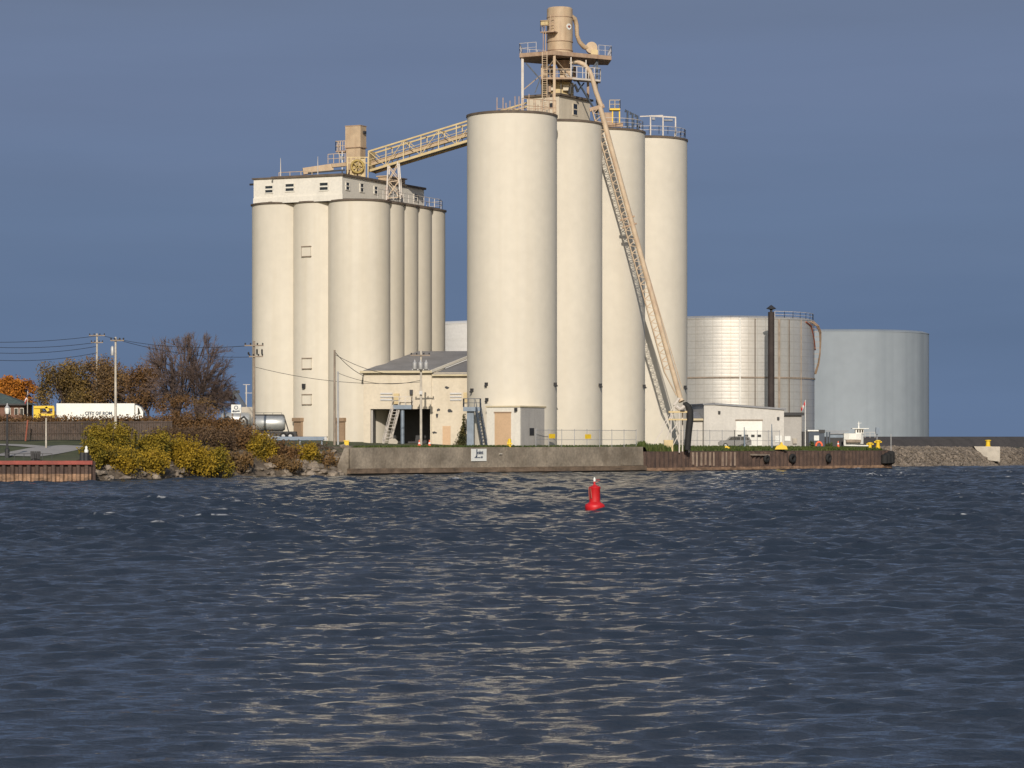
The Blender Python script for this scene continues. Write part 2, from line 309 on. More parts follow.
# ------------------------------------------------------------------ water
def make_water():
    ys = [-80., -40, -10, 10, 20, 26]
    y = 30.
    while y < 470: ys.append(y); y += .09+(y-30)*.0014
    nfine0 = 6; nfine1 = len(ys)
    ys += [500, 600, 800, 1200, 2500, 6000, 30000]
    ys = np.array(ys); nc = 430; t = np.linspace(-1, 1, nc)
    X = t[None, :]*np.maximum(24, .215*ys+19)[:, None]; Y = np.repeat(ys[:, None], nc, 1)
    Z = np.zeros_like(X); DX = np.zeros_like(X); DY = np.zeros_like(X)
    r = np.random.default_rng(3)
    nw = 150
    lam = np.exp(r.uniform(np.log(.36), np.log(4.6), nw))
    main = R(-84)                                                   # travelling roughly away, wind from behind on the right
    th = main+r.normal(0, .42, nw)
    amp = .0060*lam**.92*r.uniform(.6, 1.3, nw)
    ph = r.uniform(0, 2*np.pi, nw)
    dyl = np.gradient(ys)[:, None]
    gust = .75+.25*np.sin(X*.11+Y*.045+1)*np.sin(Y*.06-X*.03+2)+.12*np.sin(Y*.021)
    gust = gust*(.80+1.15*np.clip((Y-55)/110, 0, 1))
    for l, a, h, p in zip(lam, amp, th, ph):
        k = 2*np.pi/l; arg = k*(X*np.cos(h)+Y*np.sin(h))+p
        fade = np.clip((l/(dyl*1.7)-1)*2, 0, 1)
        fade = fade*(1-.55*np.clip((l-.9)/1.2, 0, 1)*np.clip((150-Y)/105, 0, 1))   # the longer waves build up with the fetch
        Z += a*np.cos(arg)*fade; DX -= .75*a*np.cos(h)*np.sin(arg)*fade; DY -= .75*a*np.sin(h)*np.sin(arg)*fade
    fade = np.clip((ys-26)/6, 0, 1)*np.clip((480-ys)/20, 0, 1)
    Z *= fade[:, None]*gust; DX *= fade[:, None]; DY *= fade[:, None]
    V = np.stack([X+DX, Y+DY, Z], -1).reshape(-1, 3)
    nr = len(ys); idx = np.arange(nr*nc).reshape(nr, nc)
    q = np.stack([idx[:-1, :-1], idx[:-1, 1:], idx[1:, 1:], idx[1:, :-1]], -1).reshape(-1, 4)
    me = bpy.data.meshes.new('water'); me.vertices.add(len(V)); me.vertices.foreach_set('co', V.astype(np.float32).ravel())
    me.loops.add(q.size); me.loops.foreach_set('vertex_index', q.astype(np.int32).ravel())
    me.polygons.add(len(q)); me.polygons.foreach_set('loop_start', np.arange(0, q.size, 4, dtype=np.int32)); me.polygons.foreach_set('loop_total', np.full(len(q), 4, dtype=np.int32))
    me.update(calc_edges=True); me.shade_smooth()
    at = me.attributes.new('crest', 'FLOAT', 'POINT'); at.data.foreach_set('value', Z.astype(np.float32).ravel())
    m = bpy.data.materials.new('lake_water'); m.use_nodes = True; N = m.node_tree.nodes; L = m.node_tree.links; bs = N['Principled BSDF']
    bs.inputs['Base Color'].default_value = (.018, .026, .039, 1); bs.inputs['Roughness'].default_value = .06; bs.inputs['IOR'].default_value = 1.333
    g = N.new('ShaderNodeNewGeometry'); mp = N.new('ShaderNodeMapping'); mp.inputs['Rotation'].default_value = (0, 0, R(18)); mp.inputs['Scale'].default_value = (.8, 1.25, 1); L.new(g.outputs['Position'], mp.inputs[0])
    n1 = N.new('ShaderNodeTexNoise'); n1.inputs['Scale'].default_value = 1.9; n1.inputs['Detail'].default_value = 5; n1.inputs['Roughness'].default_value = .62; L.new(mp.outputs[0], n1.inputs['Vector'])
    b = N.new('ShaderNodeBump'); b.inputs['Distance'].default_value = .12; b.inputs['Strength'].default_value = 1; L.new(n1.outputs[0], b.inputs['Height']); L.new(b.outputs[0], bs.inputs['Normal'])
    # foam on a few of the highest crests
    a = N.new('ShaderNodeAttribute'); a.attribute_name = 'crest'
    mr = N.new('ShaderNodeMapRange'); zq = Z[nfine0:nfine1][(ys[nfine0:nfine1] > 60)]; mr.inputs['From Min'].default_value = float(np.quantile(zq, .9972)); mr.inputs['From Max'].default_value = float(np.quantile(zq, .9994)); L.new(a.outputs['Fac'], mr.inputs['Value'])
    n2 = N.new('ShaderNodeTexNoise'); n2.inputs['Scale'].default_value = 2.2; n2.inputs['Detail'].default_value = 6; L.new(g.outputs['Position'], n2.inputs['Vector'])
    m2 = N.new('ShaderNodeMapRange'); m2.inputs['From Min'].default_value = .5; m2.inputs['From Max'].default_value = .66; L.new(n2.outputs[0], m2.inputs['Value'])
    mu = N.new('ShaderNodeMath'); mu.operation = 'MULTIPLY'; L.new(mr.outputs[0], mu.inputs[0]); L.new(m2.outputs[0], mu.inputs[1])
    fo = N.new('ShaderNodeBsdfDiffuse'); fo.inputs[0].default_value = (.42, .43, .45, 1)
    ms = N.new('ShaderNodeMixShader'); L.new(mu.outputs[0], ms.inputs[0]); L.new(bs.outputs[0], ms.inputs[1]); L.new(fo.outputs[0], ms.inputs[2]); L.new(ms.outputs[0], N['Material Output'].inputs[0])
    me.materials.append(m)
    o = bpy.data.objects.new('water', me); COL.objects.link(o); tag(o, 'dark choppy harbour water in the foreground', None, None, 'structure')
make_water()

# ------------------------------------------------------------------ land
# stations along the shore: x, y of the edge and (offset inland, height) rows
ST = [
 (-420, 288, [(0, 2.2), (4, 2.3), (20, 3.2), (42, 4.4), (60, 5.0), (100, 5.9), (500, 6)]),
 (-110, 292.3, [(0, 2.2), (4, 2.3), (20, 3.2), (42, 4.4), (60, 5.0), (100, 5.9), (500, 6)]),
 (-46.0, 292.3, [(0, 2.2), (4, 2.3), (20, 3.2), (42, 4.4), (60, 5.0), (100, 5.9), (500, 6)]),
 (-45.7, 303, [(0, -.5), (3, 1.0), (8, 2.6), (22, 3.9), (42, 4.8), (90, 5.8), (490, 6)]),
 (-40.2, 311, [(0, -.5), (3, 1.2), (7, 2.7), (14, 3.8), (36, 4.7), (84, 5.7), (480, 6)]),
 (-36, 323, [(0, -.5), (3, 1.3), (6, 2.7), (10, 3.7), (30, 4.5), (74, 5.4), (470, 6)]),
 (-30.8, 329, [(0, -.5), (3, 1.3), (6, 2.8), (9, 3.7), (26, 4.2), (70, 4.9), (460, 5)]),
 (-24.2, 336, [(0, -.5), (3, 1.3), (6, 2.8), (9, 3.7), (26, 4.1), (70, 4.5), (450, 5)]),
 (-20.2, 340.6, [(0, -.5), (2.5, 1.6), (5, 3.0), (8, 3.6), (20, 4.0), (60, 4.3), (450, 5)]),
 (-19.4, 341.6, [(0, 3.46), (2, 3.5), (6, 3.65), (10, 3.75), (26, 4.0), (60, 4.2), (450, 4.5)]),
 (0.2, 362.9, [(0, 3.46), (1, 3.5), (3, 3.55), (8, 3.6), (26, 3.7), (60, 4.0), (430, 4.3)]),
 (18.2, 382.6, [(0, 3.46), (1, 3.5), (2, 3.5), (6, 3.5), (26, 3.5), (60, 3.8), (410, 4)]),
 (18.5, 383, [(0, 2.85), (1, 2.95), (2.5, 3.15), (6, 3.4), (26, 3.5), (60, 3.7), (410, 4)]),
 (38, 406, [(0, 2.85), (1, 2.95), (2.5, 3.1), (5, 3.25), (14, 3.4), (60, 3.5), (380, 4)]),
 (57.4, 429.2, [(0, 2.8), (.8, 2.9), (2, 3.0), (4, 3.0), (14, 3.2), (60, 3.4), (360, 4)]),
 (59.6, 447, [(0, -.6), (3, 1.0), (6, 2.4), (9, 3.2), (16, 3.4), (60, 3.5), (350, 4)]),
 (93, 509, [(0, -.6), (3, .9), (6, 2.1), (9, 2.9), (16, 3.0), (60, 3.2), (300, 3.5)]),
 (160, 640, [(0, -.6), (3, .9), (6, 2.1), (9, 2.9), (16, 3.0), (60, 3.2), (300, 3.5)]),
 (420, 1150, [(0, -.6), (3, .9), (6, 2.1), (9, 2.9), (16, 3.0), (60, 3.2), (300, 3.5)]),
]
def gz(x, y):
    for a, b in zip(ST, ST[1:]):
        if a[0] <= x <= b[0]:
            t = (x-a[0])/(b[0]-a[0]+1e-9)
            rows = [((a[1]+p[0])*(1-t)+(b[1]+q[0])*t, p[1]*(1-t)+q[1]*t) for p, q in zip(a[2], b[2])]
            if y <= rows[0][0]: return rows[0][1]
            for (y0, z0), (y1, z1) in zip(rows, rows[1:]):
                if y <= y1: return z0+(z1-z0)*(y-y0)/(y1-y0+1e-9)
            return rows[-1][1]
    return 3
m = MB()
grid = []
for a, b in zip(ST, ST[1:]):
    k = max(1, min(24, int(abs(b[0]-a[0])/2.0)))
    for i in range(k):
        t = i/k; grid.append([(a[0]*(1-t)+b[0]*t, (a[1]+p[0])*(1-t)+(b[1]+q[0])*t, p[1]*(1-t)+q[1]*t) for p, q in zip(a[2], b[2])])
grid.append([(ST[-1][0], ST[-1][1]+p[0], p[1]) for p in ST[-1][2]])
# split each inland band so the ground can be uneven
rows = []
for g_ in grid:
    col = []
    for p, q in zip(g_, g_[1:]):
        for i in range(3): col.append(Vector(p).lerp(Vector(q), i/3))
    col.append(Vector(g_[-1])); rows.append(col)
for c_ in rows:
    for i, p in enumerate(c_):
        if 0 < i < 15: p.z += random.uniform(-.04, .05)
n = len(rows[0])
m.add([p for c_ in rows for p in c_], [(i*n+j, (i+1)*n+j, (i+1)*n+j+1, i*n+j+1) for i in range(len(rows)-1) for j in range(n-1)])
tag(m.build('ground', M['ground'], loc=(0, 0, 0)), 'grassy harbour land behind the quay walls', None, None, 'structure')

# curving concrete path on the lawn at the far left
def path_strip(pts, w):
    m = MB(); vs = []
    for i, p in enumerate(pts):
        q = Vector(pts[min(i+1, len(pts)-1)])-Vector(pts[max(i-1, 0)]); s = Vector((-q.y, q.x)).normalized()*w/2
        for sg in (1, -1):
            x, y = p[0]+s.x*sg, p[1]+s.y*sg; vs.append((x, y, gz(x, y)+.06))
    m.add(vs, [(2*i, 2*i+1, 2*i+3, 2*i+2) for i in range(len(pts)-1)]); return m
def hit(px, py, d0=293, d1=340):
    for i in range(400):
        d = d0+(d1-d0)*i/400; p = P(px, py, d)
        if p.z <= gz(p.x, p.y): return (p.x, p.y)
    return (p.x, p.y)
def smooth(pts, n=8):
    out = []
    for i in range(len(pts)-1):
        p0, p1, p2, p3 = [Vector(pts[max(0, min(len(pts)-1, i+k))]) for k in (-1, 0, 1, 2)]
        for k in range(n):
            t = k/n; out.append(tuple(.5*((2*p1)+(p2-p0)*t+(2*p0-5*p1+4*p2-p3)*t*t+(3*p1-p0-3*p2+p3)*t**3)))
    return out+[tuple(pts[-1])]
tag(path_strip(smooth([hit(12, 456.5), hit(30, 454), hit(48, 450.5), hit(62, 448), hit(84, 446.5)]), 6.5).build('path', M['path'], loc=(0, 0, 0)), 'pale concrete footpath curving over the lawn', None, None, 'structure')
tag(path_strip(smooth([hit(-40, 445), hit(0, 445), hit(18, 445.6), hit(40, 447.3)]), 2.6).build('path', M['path'], loc=(0, 0, .012)), 'straight concrete path below the brown fence', None, None, 'structure')
tag(path_strip([(-110, 294.5), (-80, 294.5), (-60, 294.5), (-45, 294.5)], 2.4).build('path', M['path'], loc=(0, 0, .02)), 'concrete walk along the red capped wall', None, None, 'structure')

# ------------------------------------------------------------------ quay walls
def sheet_wall(m, p, q, z0, z1, pitch=.9, depth=.35):
    """trapezoid sheet piling from p to q"""
    p, q = Vector((*p, 0)), Vector((*q, 0)); d = (q-p); Ln = d.length; d.normalize(); nrm = Vector((d.y, -d.x, 0))
    pts = []; t = 0
    while t < Ln:
        for a, b in ((0, 0), (.15, 1), (.5, 1), (.65, 0)):
            if t+a*pitch <= Ln: pts.append(p+d*(t+a*pitch)+nrm*b*depth)
        t += pitch
    pts.append(q)
    vs = [x+Vector((0, 0, z)) for x in pts for z in (z0, z1)]
    m.add(vs, [(2*i, 2*i+2, 2*i+3, 2*i+1) for i in range(len(pts)-1)])
    return m, d, nrm, Ln
A, B = (-19.7, 341.0), (17.9, 382.0)
C = (57.9, 429.0)
# concrete quay wall
t = thing('quay_wall', 'stained grey concrete quay wall below the cement silos', 'quay wall', (A[0], A[1], -1))
dAB = Vector((B[0]-A[0], B[1]-A[1], 0)); LAB = dAB.length; angAB = math.degrees(math.atan2(dAB.y, dAB.x))
Q = Fr(A[0], A[1], 0, angAB)
m = MB(); ks = 14
for k in range(ks):
    a0, a1 = LAB*k/ks, LAB*(k+1)/ks-.05
    m.box(a0, a1, .02*random.random(), 1.0, .95, 3.5+.03*random.random(), Q)
m.box(0, LAB, .12, 1.1, -1, 3.40, Q)
m.build('wall_face', M['concrete'], t)
m = MB(); m.box(-.5, LAB, -.65, .04, .35, .95, Q); m.build('ledge', M['wetcon'], t)
m = MB(); m.box(-.5, LAB, -.45, .05, -1, .348, Q); m.build('wall_foot', M['black'], t)
# worn end block and seepage niche with pipe
m = MB(); m.box(LAB-4.6, LAB-.02, -.06, -.003, 1.0, 2.3, Q); m.build('patched_panel', M['concrete'], t)
a_, z_ = Q.ony(500, 454)
m = MB(); m.tube([Q.p(a_-.25, -.12, z_), Q.p(a_+.25, -.12, z_)], .09); m.build('drain_pipe', M['palecon'], t)
# sloping concrete wing at its upstream end
m = MB(); m.prism([Q.p(-.02, .25, 3.4), Q.p(-.02, .25, .2), Q.p(-1.0, .6, .2), Q.p(-.7, .5, 1.8)], Q.v*.8); m.build('wing_slab', M['concrete'], t)

# quay sign
a0, z1 = Q.ony(470.8, 448.8); a1, z0 = Q.ony(485.9, 461)
t = thing('quay_sign', 'square white sign hanging on the concrete quay wall', 'sign', Q.p((a0+a1)/2, -.1, z0))
MB().box(a0, a1, -.12, -.05, z0, z1, Q).build('board', M['signwhite'], t)
def text(s, size, loc, rz, material, parent, name='lettering', ext=.01):
    cu = bpy.data.curves.new(name, 'FONT'); cu.body = s; cu.size = size; cu.extrude = ext; cu.offset = size*.035; cu.align_x = 'CENTER'; cu.align_y = 'CENTER'
    o = bpy.data.objects.new('tmp', cu); COL.objects.link(o); dg = bpy.context.evaluated_depsgraph_get()
    me = bpy.data.meshes.new_from_object(o.evaluated_get(dg)); bpy.data.objects.remove(o)
    ob = bpy.data.objects.new(name, me); COL.objects.link(ob); me.materials.clear(); me.materials.append(material)
    mw = Matrix.Translation(Vector(loc)) @ Matrix.Rotation(R(rz), 4, 'Z') @ Matrix.Rotation(R(90), 4, 'X')
    ob.parent = parent; ob.matrix_local = WM[parent.name].inverted() @ mw; return ob
ac = (a0+a1)/2; h = z1-z0
text('J', h*.66, Q.p(ac-.42, -.135, z0+h*.69), angAB, M['signblue'], t, 'letter')
text('oint', h*.42, Q.p(ac+.22, -.135, z0+h*.69), angAB, M['signblue'], t)
m = MB()
for a in (-.75, -.55, -.35, -.12, .1, .42, .6): m.box(ac+a-.08, ac+a+.07, -.135, -.121, z0+h*.24, z0+h*(.33 if a < .3 else .38), Q)
m.box(ac-.8, ac+.65, -.133, -.121, z0+h*.265, z0+h*.285, Q); m.build('small_print', M['signblue'], t)

# sheet-pile wall on the right
t = thing('sheet_pile_wall', 'rusty sheet piling quay wall with bleached ribs and tyre fenders', 'quay wall', (B[0], B[1], -1))
dBC = Vector((C[0]-B[0], C[1]-B[1], 0)); angBC = math.degrees(math.atan2(dBC.y, dBC.x)); LBC = dBC.length
Q2 = Fr(B[0], B[1], 0, angBC)
def seg(a0, a1, z0, z1, name, mt):
    p, q = Q2.p(a0, .1), Q2.p(a1, .1); m = MB(); sheet_wall(m, (p.x, p.y), (q.x, q.y), z0, z1, 1.0, .38); m.build(name, mt, t)
m = MB(); a_ = 9.7
while a_ < 21.5:
    if random.random() < .85: w_ = random.uniform(.2, .5); m.box(a_, a_+w_, -.34, -.285, .75+random.random()*.3, 2.74, Q2)
    a_ += 1.0
m.build('bleached_ribs', M['rustlight'], t); t.children[-1].name = 'bleached_rib'
seg(0, 9.6, .62, 2.82, 'piling', M['rust']); seg(9.6, 18.6, .62, 2.78, 'piling', M['rust']); seg(18.6, LBC, .62, 2.74, 'piling', M['rust'])
MB().box(0, LBC, -.4, .3, .22, .62, Q2).build('waterline_ledge', M['tarrust'], t)
MB().box(0, LBC, -.3, .3, -1, .218, Q2).build('wall_foot', M['black'], t)
MB().box(0, LBC, .12, .6, 2.55, 2.86, Q2).build('cap_beam', M['rust'], t)
# end return of the pier
E = Fr(C[0], C[1], 0, 84)
m = MB(); p, q = E.p(0, 0), E.p(19, 0); sheet_wall(m, (p.x, p.y), (q.x, q.y), -.5, 2.78, 1.0, .35); m.build('end_piling', M['rust'], t)
for px, w_, hh in ((764, .42, .62), (790, .55, .75), (826, .42, .75)):
    a_, z_ = Q2.ony(px, 460)
    m = MB(); pts = [Q2.p(a_+w_*math.cos(x), -.45, 1.75+hh*.6*math.sin(x)) for x in [k*math.pi/8 for k in range(17)]]
    m.tube(pts, .26, 8); tag(m.build('tyre_fender', M['black'], sharp=60), {764: 'black tyre fender hanging on the rusty wall under the roll-up door', 790: 'large dark tyre fender on the rusty wall below the yellow frame', 826: 'low black tyre fender on the rusty wall near the pier end'}[px], 'fender', 'tyre fenders on the sheet piling')
# long floating boom timber
a_, z_ = Q2.ony(748, 455); a2, _ = Q2.ony(812, 455)
tag(MB().beam(Q2.p(a_, -.5, 2.35), Q2.p(a_+4.5, -.5, 2.28), .22).build('rubbing_timber', M['wood']), 'weathered timber fixed along the rusty sheet piling by the tyres', 'timber')
m = MB()
for k in range(3):
    c_ = Q2.p(LBC-.9-k*.75, -.75+.1*k, .75); c2 = c_+Vector((0, 0, 2.0-.25*k))
    m.tube([c_, c_.lerp(c2, .1), c2.lerp(c_, .1), c2], [.35, .6, .6, .35], 14)
tag(m.build('fender_drum', M['black'], sharp=50), 'black rubber fender stack at the pier corner', 'fender')

# left pier with red cap
t = thing('sheet_pile_wall', 'red capped rusty sheet piling wall at the left shore', 'quay wall', (-110, 292, -1))
m = MB(); sheet_wall(m, (-110, 292.1), (-43.9, 292.1), .9, 1.9, .86, .34); m.build('piling', M['rust'], t)
m = MB(); sheet_wall(m, (-110, 292.08), (-43.9, 292.08), -.6, .9, .86, .34); m.build('tide_band', M['tarrust'], t)
MB().box(-110, -43.7, 291.6, 292.4, 1.88, 2.28).build('cap_beam', M['redcap'], t)
m = MB(); sheet_wall(m, (-43.75, 292.1), (-45.9, 304), -.6, 2.2, .86, .3); m.build('end_piling', M['rust'], t)

# ------------------------------------------------------------------ riprap
def rocks(pts, name, mt, label):
    V, Fc = [], []; 
    base = []
    import bmesh
    bm = bmesh.new(); bmesh.ops.create_icosphere(bm, subdivisions=1, radius=1); bv = np.array([v.co[:] for v in bm.verts]); bf = np.array([[v.index for v in f.verts] for f in bm.faces]); bm.free()
    for (x, y, z, s) in pts:
        d = bv*(1+rng.normal(0, .16, (len(bv), 1)))*np.array([s*rng.uniform(.8, 1.5), s*rng.uniform(.7, 1.1), s*rng.uniform(.45, .85)])
        a = rng.uniform(0, 6.28); c_, s_ = math.cos(a), math.sin(a); d = d @ np.array([[c_, s_, 0], [-s_, c_, 0], [0, 0, 1]])
        Fc.append(bf+len(V)*len(bv)); V.append(d+np.array([x, y, z]))
    me = bpy.data.meshes.new(name); me.from_pydata(np.concatenate(V).tolist(), [], np.concatenate(Fc).tolist()); me.materials.append(mt)
    o = bpy.data.objects.new(name, me); COL.objects.link(o); return tag(o, label, None, None, 'stuff')
bank = [(s[0], s[1]) for s in ST[3:9]]
pts = []
for a, b in zip(bank, bank[1:]):
    k = int(math.dist(a, b)*3.6)
    for i in range(k):
        t_ = random.random(); o_ = random.random()**1.5*4.2; x = a[0]+(b[0]-a[0])*t_; y = a[1]+(b[1]-a[1])*t_+o_
        pts.append((x, y, gz(x, y)+.1, random.uniform(.25, .75)*(1 if o_ > 1 else 1.25)))
for i in range(50):                               # tumbled slabs beside the end of the concrete wall
    x = random.uniform(-27, -20.3); y = 337+(x+24)*1.1+random.uniform(1, 7); pts.append((x, y, gz(x, y)+.1, random.uniform(.3, .8)))
rocks(pts, 'shore_rocks', M['rock'], 'rounded boulders along the overgrown bank')
pts = []
rb = [(59.2, 446.5), (93, 509), (160, 640)]
for a, b, k in ((rb[0], rb[1], 2600), (rb[1], rb[2], 500)):
    for i in range(k):
        t_ = random.random(); o_ = random.random()*11; x = a[0]+(b[0]-a[0])*t_; y = a[1]+(b[1]-a[1])*t_+o_
        pts.append((x, y, gz(x, y)-.02, random.uniform(.16, .42)*(1.5 if o_ < 2 else 1)))
rocks(pts, 'riprap', M['rockpale'], 'rough stone rubble of the breakwater')
# dark berm behind the rubble
m = MB(); vs = []; st = [(46, 452), (62, 470), (80, 500), (100, 535), (140, 612), (240, 810)]
for i, (x, y) in enumerate(st):
    zt = PZ(436.6, y+8)
    for off, z in ((0, 2.2), (5, zt-.5), (8, zt), (16, zt), (26, 2.5)): vs.append((x, y+off, z))
m.add(vs, [(i*5+j, (i+1)*5+j, (i+1)*5+j+1, i*5+j+1) for i in range(len(st)-1) for j in range(4)])
tag(m.build('berm', M['berm'], loc=(0, 0, 0)), 'low dark gravel berm behind the rubble', None, None, 'structure')

# concrete block with yellow bollard on the breakwater
d = 496; x0, x1 = PXc(974, d), PXc(1000, d)
t = thing('mooring_block', 'pale concrete block with a yellow bollard on the stone breakwater', 'mooring block', ((x0+x1)/2, d, 0))
m = MB(); m.prism([(x0, d, PZ(446.3, d)), (x1, d, PZ(446.6, d)), (x1, d, .6), (x0+2.2, d, .9), (x0+.3, d, PZ(449, d))], (0, 4, 0)); m.build('block', M['palecon'], t)
m = MB(); m.lathe(PXc(988, d+1), d+1, [(.5, PZ(447, d)), (.5, PZ(446, d)), (.38, PZ(445.6, d)), (.38, PZ(441, d)), (.55, PZ(440.8, d)), (.55, PZ(440, d)), (0, PZ(439.7, d))], 16); m.build('bollard', M['yellow'], t, sharp=40)
tag(MB().tube([P(891, 464, 440), P(891, 434, 440)], .07).build('slim_pole', M['galv']), 'thin pale pole standing beyond the pier corner', 'pole')

# ------------------------------------------------------------------ right cluster of four silos
RS = 6.02; ZT = 47.6
rows_ = [(0, 375), (6.4, 385.1), (12.75, 395.3), (19.35, 405.6)]
labs = ['tallest looking cream silo nearest the camera with a shed at its foot', 'cream silo second from the front under the rooftop penthouse', 'cream silo third in the row crossed by the slanting boom', 'farthest cream silo of the row beside the silver tank']
lamp_px = [[(473, 390), (487, 384), (487.5, 399.5), (554, 384)], [(599, 385)], [(643, 386)], [(684, 387)]]
def silo(name, x, y, r, z0, zt, label, mt, group, lamps=(), rimt=.27, rimo=.12, n=96):
    t = thing(name, label, 'silo', (x, y, z0), group)
    m = MB(); m.lathe(x, y, [(r, z0), (r, zt)], n); m.build('silo_wall', mt, t, sharp=40)
    m = MB(); m.lathe(x, y, [(r+rimo, zt), (r+rimo, zt+rimt), (r-.5, zt+rimt+.12), (0, zt+rimt+.2)], n); m.build('roof_rim', M['rim'], t, sharp=30)
    for px, py in lamps:
        # lamp bracket sits on the cylinder wall
        k = (px-512)/F; A_ = 1+k*k; B_ = -2*(k*x+y); C_ = x*x+y*y-r*r; D_ = B_*B_-4*A_*C_
        yy = (-B_-math.sqrt(max(D_, 0)))/(2*A_); p = P(px, py, yy); nr = Vector((p.x-x, p.y-y, 0)).normalized()
        m = MB(); m.box(-.16, .16, -.35, 0, -.2, .2, Fr(p.x, p.y, p.z, math.degrees(math.atan2(nr.y, nr.x))+90)); m.tube([p+nr*.25, p+nr*.38-Vector((0, 0, .34))], [.1, .2], 8)
        m.build('wall_lamp', M['dark'], t)
    return t
silos = [silo('silo', x, y, RS, 2.6, ZT, labs[i], M['silo'], 'row of four tall cement silos', lamp_px[i]) for i, (x, y) in enumerate(rows_)]

ER = Fr(0, 375, 0, -32)
ZR = ZT+.6
def sil_rail(i, a0, a1, name_lbl, mt, h=1.1, r=RS-.25):
    x, y = rows_[i]; n_ = max(3, int(abs(a1-a0)/14)); pts = [Vector((x+r*math.cos(R(a0+(a1-a0)*k/n_)), y+r*math.sin(R(a0+(a1-a0)*k/n_)), ZR)) for k in range(n_+1)]
    return MB().rail(pts, h, 1.5, .07).build('roof_railing', mt, silos[i])
sil_rail(2, -88, 20, '', M['steel']); sil_rail(3, -130, 40, '', M['steel'])
m = MB()                                      # clutter of rusted railing and pipes on the first roof
x, y = rows_[0]
for px in (497, 503, 506, 510, 515, 519, 523, 529, 534, 538, 541, 545, 549, 553):
    p = P(px, 112, 374+random.uniform(-1, 3)); hgt = random.uniform(1.2, 2.6); m.beam((p.x, p.y, ZR-.4), (p.x, p.y, ZR+hgt), .11)
m.beam(P(497, 0, 375).xy.to_3d()+Vector((0, 0, ZR+.6)), P(553, 0, 375).xy.to_3d()+Vector((0, 0, ZR+.6)), .08); m.rail([P(522, 0, 374).xy.to_3d()+Vector((0, 0, ZR)), P(556, 0, 377).xy.to_3d()+Vector((0, 0, ZR))], 1.9, 1.0, .09)
m.build('roof_railing', M['tanrust'], silos[0])

# penthouse on the silo roofs
K = Fr(PXc(559, 381), 381, 0, -32)
t = thing('penthouse', 'small cream rooftop penthouse with flat dark roof between the silo tops', 'penthouse', K.p(0, 0, ZR))
LX = -Fr.ony(K, 527, 100)[0]; LY = K.onx(590, 100)[0]; ztp = PZ(95.3, 381)
MB().box(-LX, 0, 0, LY, ZT+.3, ztp, K).build('walls', M['wall'], t)
MB().box(-LX-.35, .35, -.35, LY+.35, ztp+.003, ztp+.28, K).build('roof', M['rim'], t)
b0, z0 = K.onx(573, 114.5); b1, z1 = K.onx(577, 104.5)
m = MB(); m.box(.0, .06, b0, b1, z0, z1, K); f_ = m.build('window', M['glass'], t)
m = MB(); zm = (z0+z1)/2
for q0, q1 in ((z0-.1, z0), (zm-.06, zm+.06), (z1, z1+.1)): m.box(.002, .09, b0-.1, b1+.1, q0, q1, K)
for q in (b0-.1, b1): m.box(.002, .088, q, q+.1, z0-.08, z1+.08, K)
m.build('frame', M['wall'], f_)
a0, z0 = K.ony(549, 108); a1, z1 = K.ony(553, 103)
MB().box(a0, a1, -.06, .0, z0, z1, K).build('window', M['dark'], t)

# steel tower with deck over the penthouse
Zd = PZ(50.8, 379.5); T = Vector((0, 0, 1))
t = thing('steel_tower', 'tan steel tower with a wide railed deck above the silos', 'tower', (PXc(559, 383), 383, ZR))
deck = [Vector((PXc(519.5, 382), 382, Zd-.55)), Vector((PXc(553, 379.3), 379.3, Zd-.55)), Vector((PXc(611.5, 384.6), 384.6, Zd-.55)), Vector((PXc(608, 390), 390, Zd-.55)), Vector((PXc(545, 389), 389, Zd-.55)), Vector((PXc(522, 387), 387, Zd-.55))]
MB().prism(deck, (0, 0, .55)).build('deck', M['tanrust'], t)
up = [p+Vector((0, 0, .55)) for p in deck]
MB().rail([up[4], up[5], up[0], up[0].lerp(up[1], .5)], 1.35, 1.2, .055).build('deck_railing', M['steel'], t)
MB().rail([up[1].lerp(up[2], .78), up[2], up[3]], 1.35, 1.0, .055).build('deck_railing', M['steel'], t)
legs = {522.5: (382.3, M['steel']), 554.3: (379.8, M['tan']), 597: (384.2, M['darkblue']), 545.5: (388, M['tanrust']), 588: (389.3, M['tanrust'])}
LG = {}
for px, (d, mt) in legs.items():
    top = Vector((PXc(px, d), d, Zd-.55)); bot = Vector((top.x, top.y, ZR-.5 if px != 597 else ZR-.3)); LG[px] = (bot, top)
    MB().beam(bot, top, .34 if px != 597 else .3).build('leg', mt, t)
def lp(px, f): return LG[px][0].lerp(LG[px][1], f)
def braces(lst, mt, par, name='brace'):
    for a_, b_, w_ in lst: MB().beam(a_, b_, w_).build(name, mt, par)
braces([(P(526, 63, 382), P(540, 79, 382), .17), (P(540, 79, 382), P(535, 93, 382), .14), (lp(597, .15), P(577, 80, 383), .2), (P(577, 92, 383), P(584, 83, 384), .15), (P(597, 62, 384), P(591, 70, 384), .2), (lp(588, .1), lp(545.5, .9), .15)], M['darkblue'], t)
braces([(lp(554.3, .93), P(545, 72, 382), .15), (lp(554.3, .95), P(566, 72, 383), .15), (P(566, 72, 383), P(575, 79, 383), .15), (lp(522.5, .5), P(541, 75, 384), .1)], M['tan'], t)
# floor beams and intermediate landing
zl = PZ(77.8, 381.5)
m = MB(); m.box(PXc(541, 381), PXc(572, 381), 381, 386.5, zl-.25, zl); m.build('landing', M['tanrust'], t)
MB().rail([P(543, 77.8, 381.2), P(571, 77.8, 381.2)], 1.2, .9, .07).build('landing_railing', M['tan'], t)
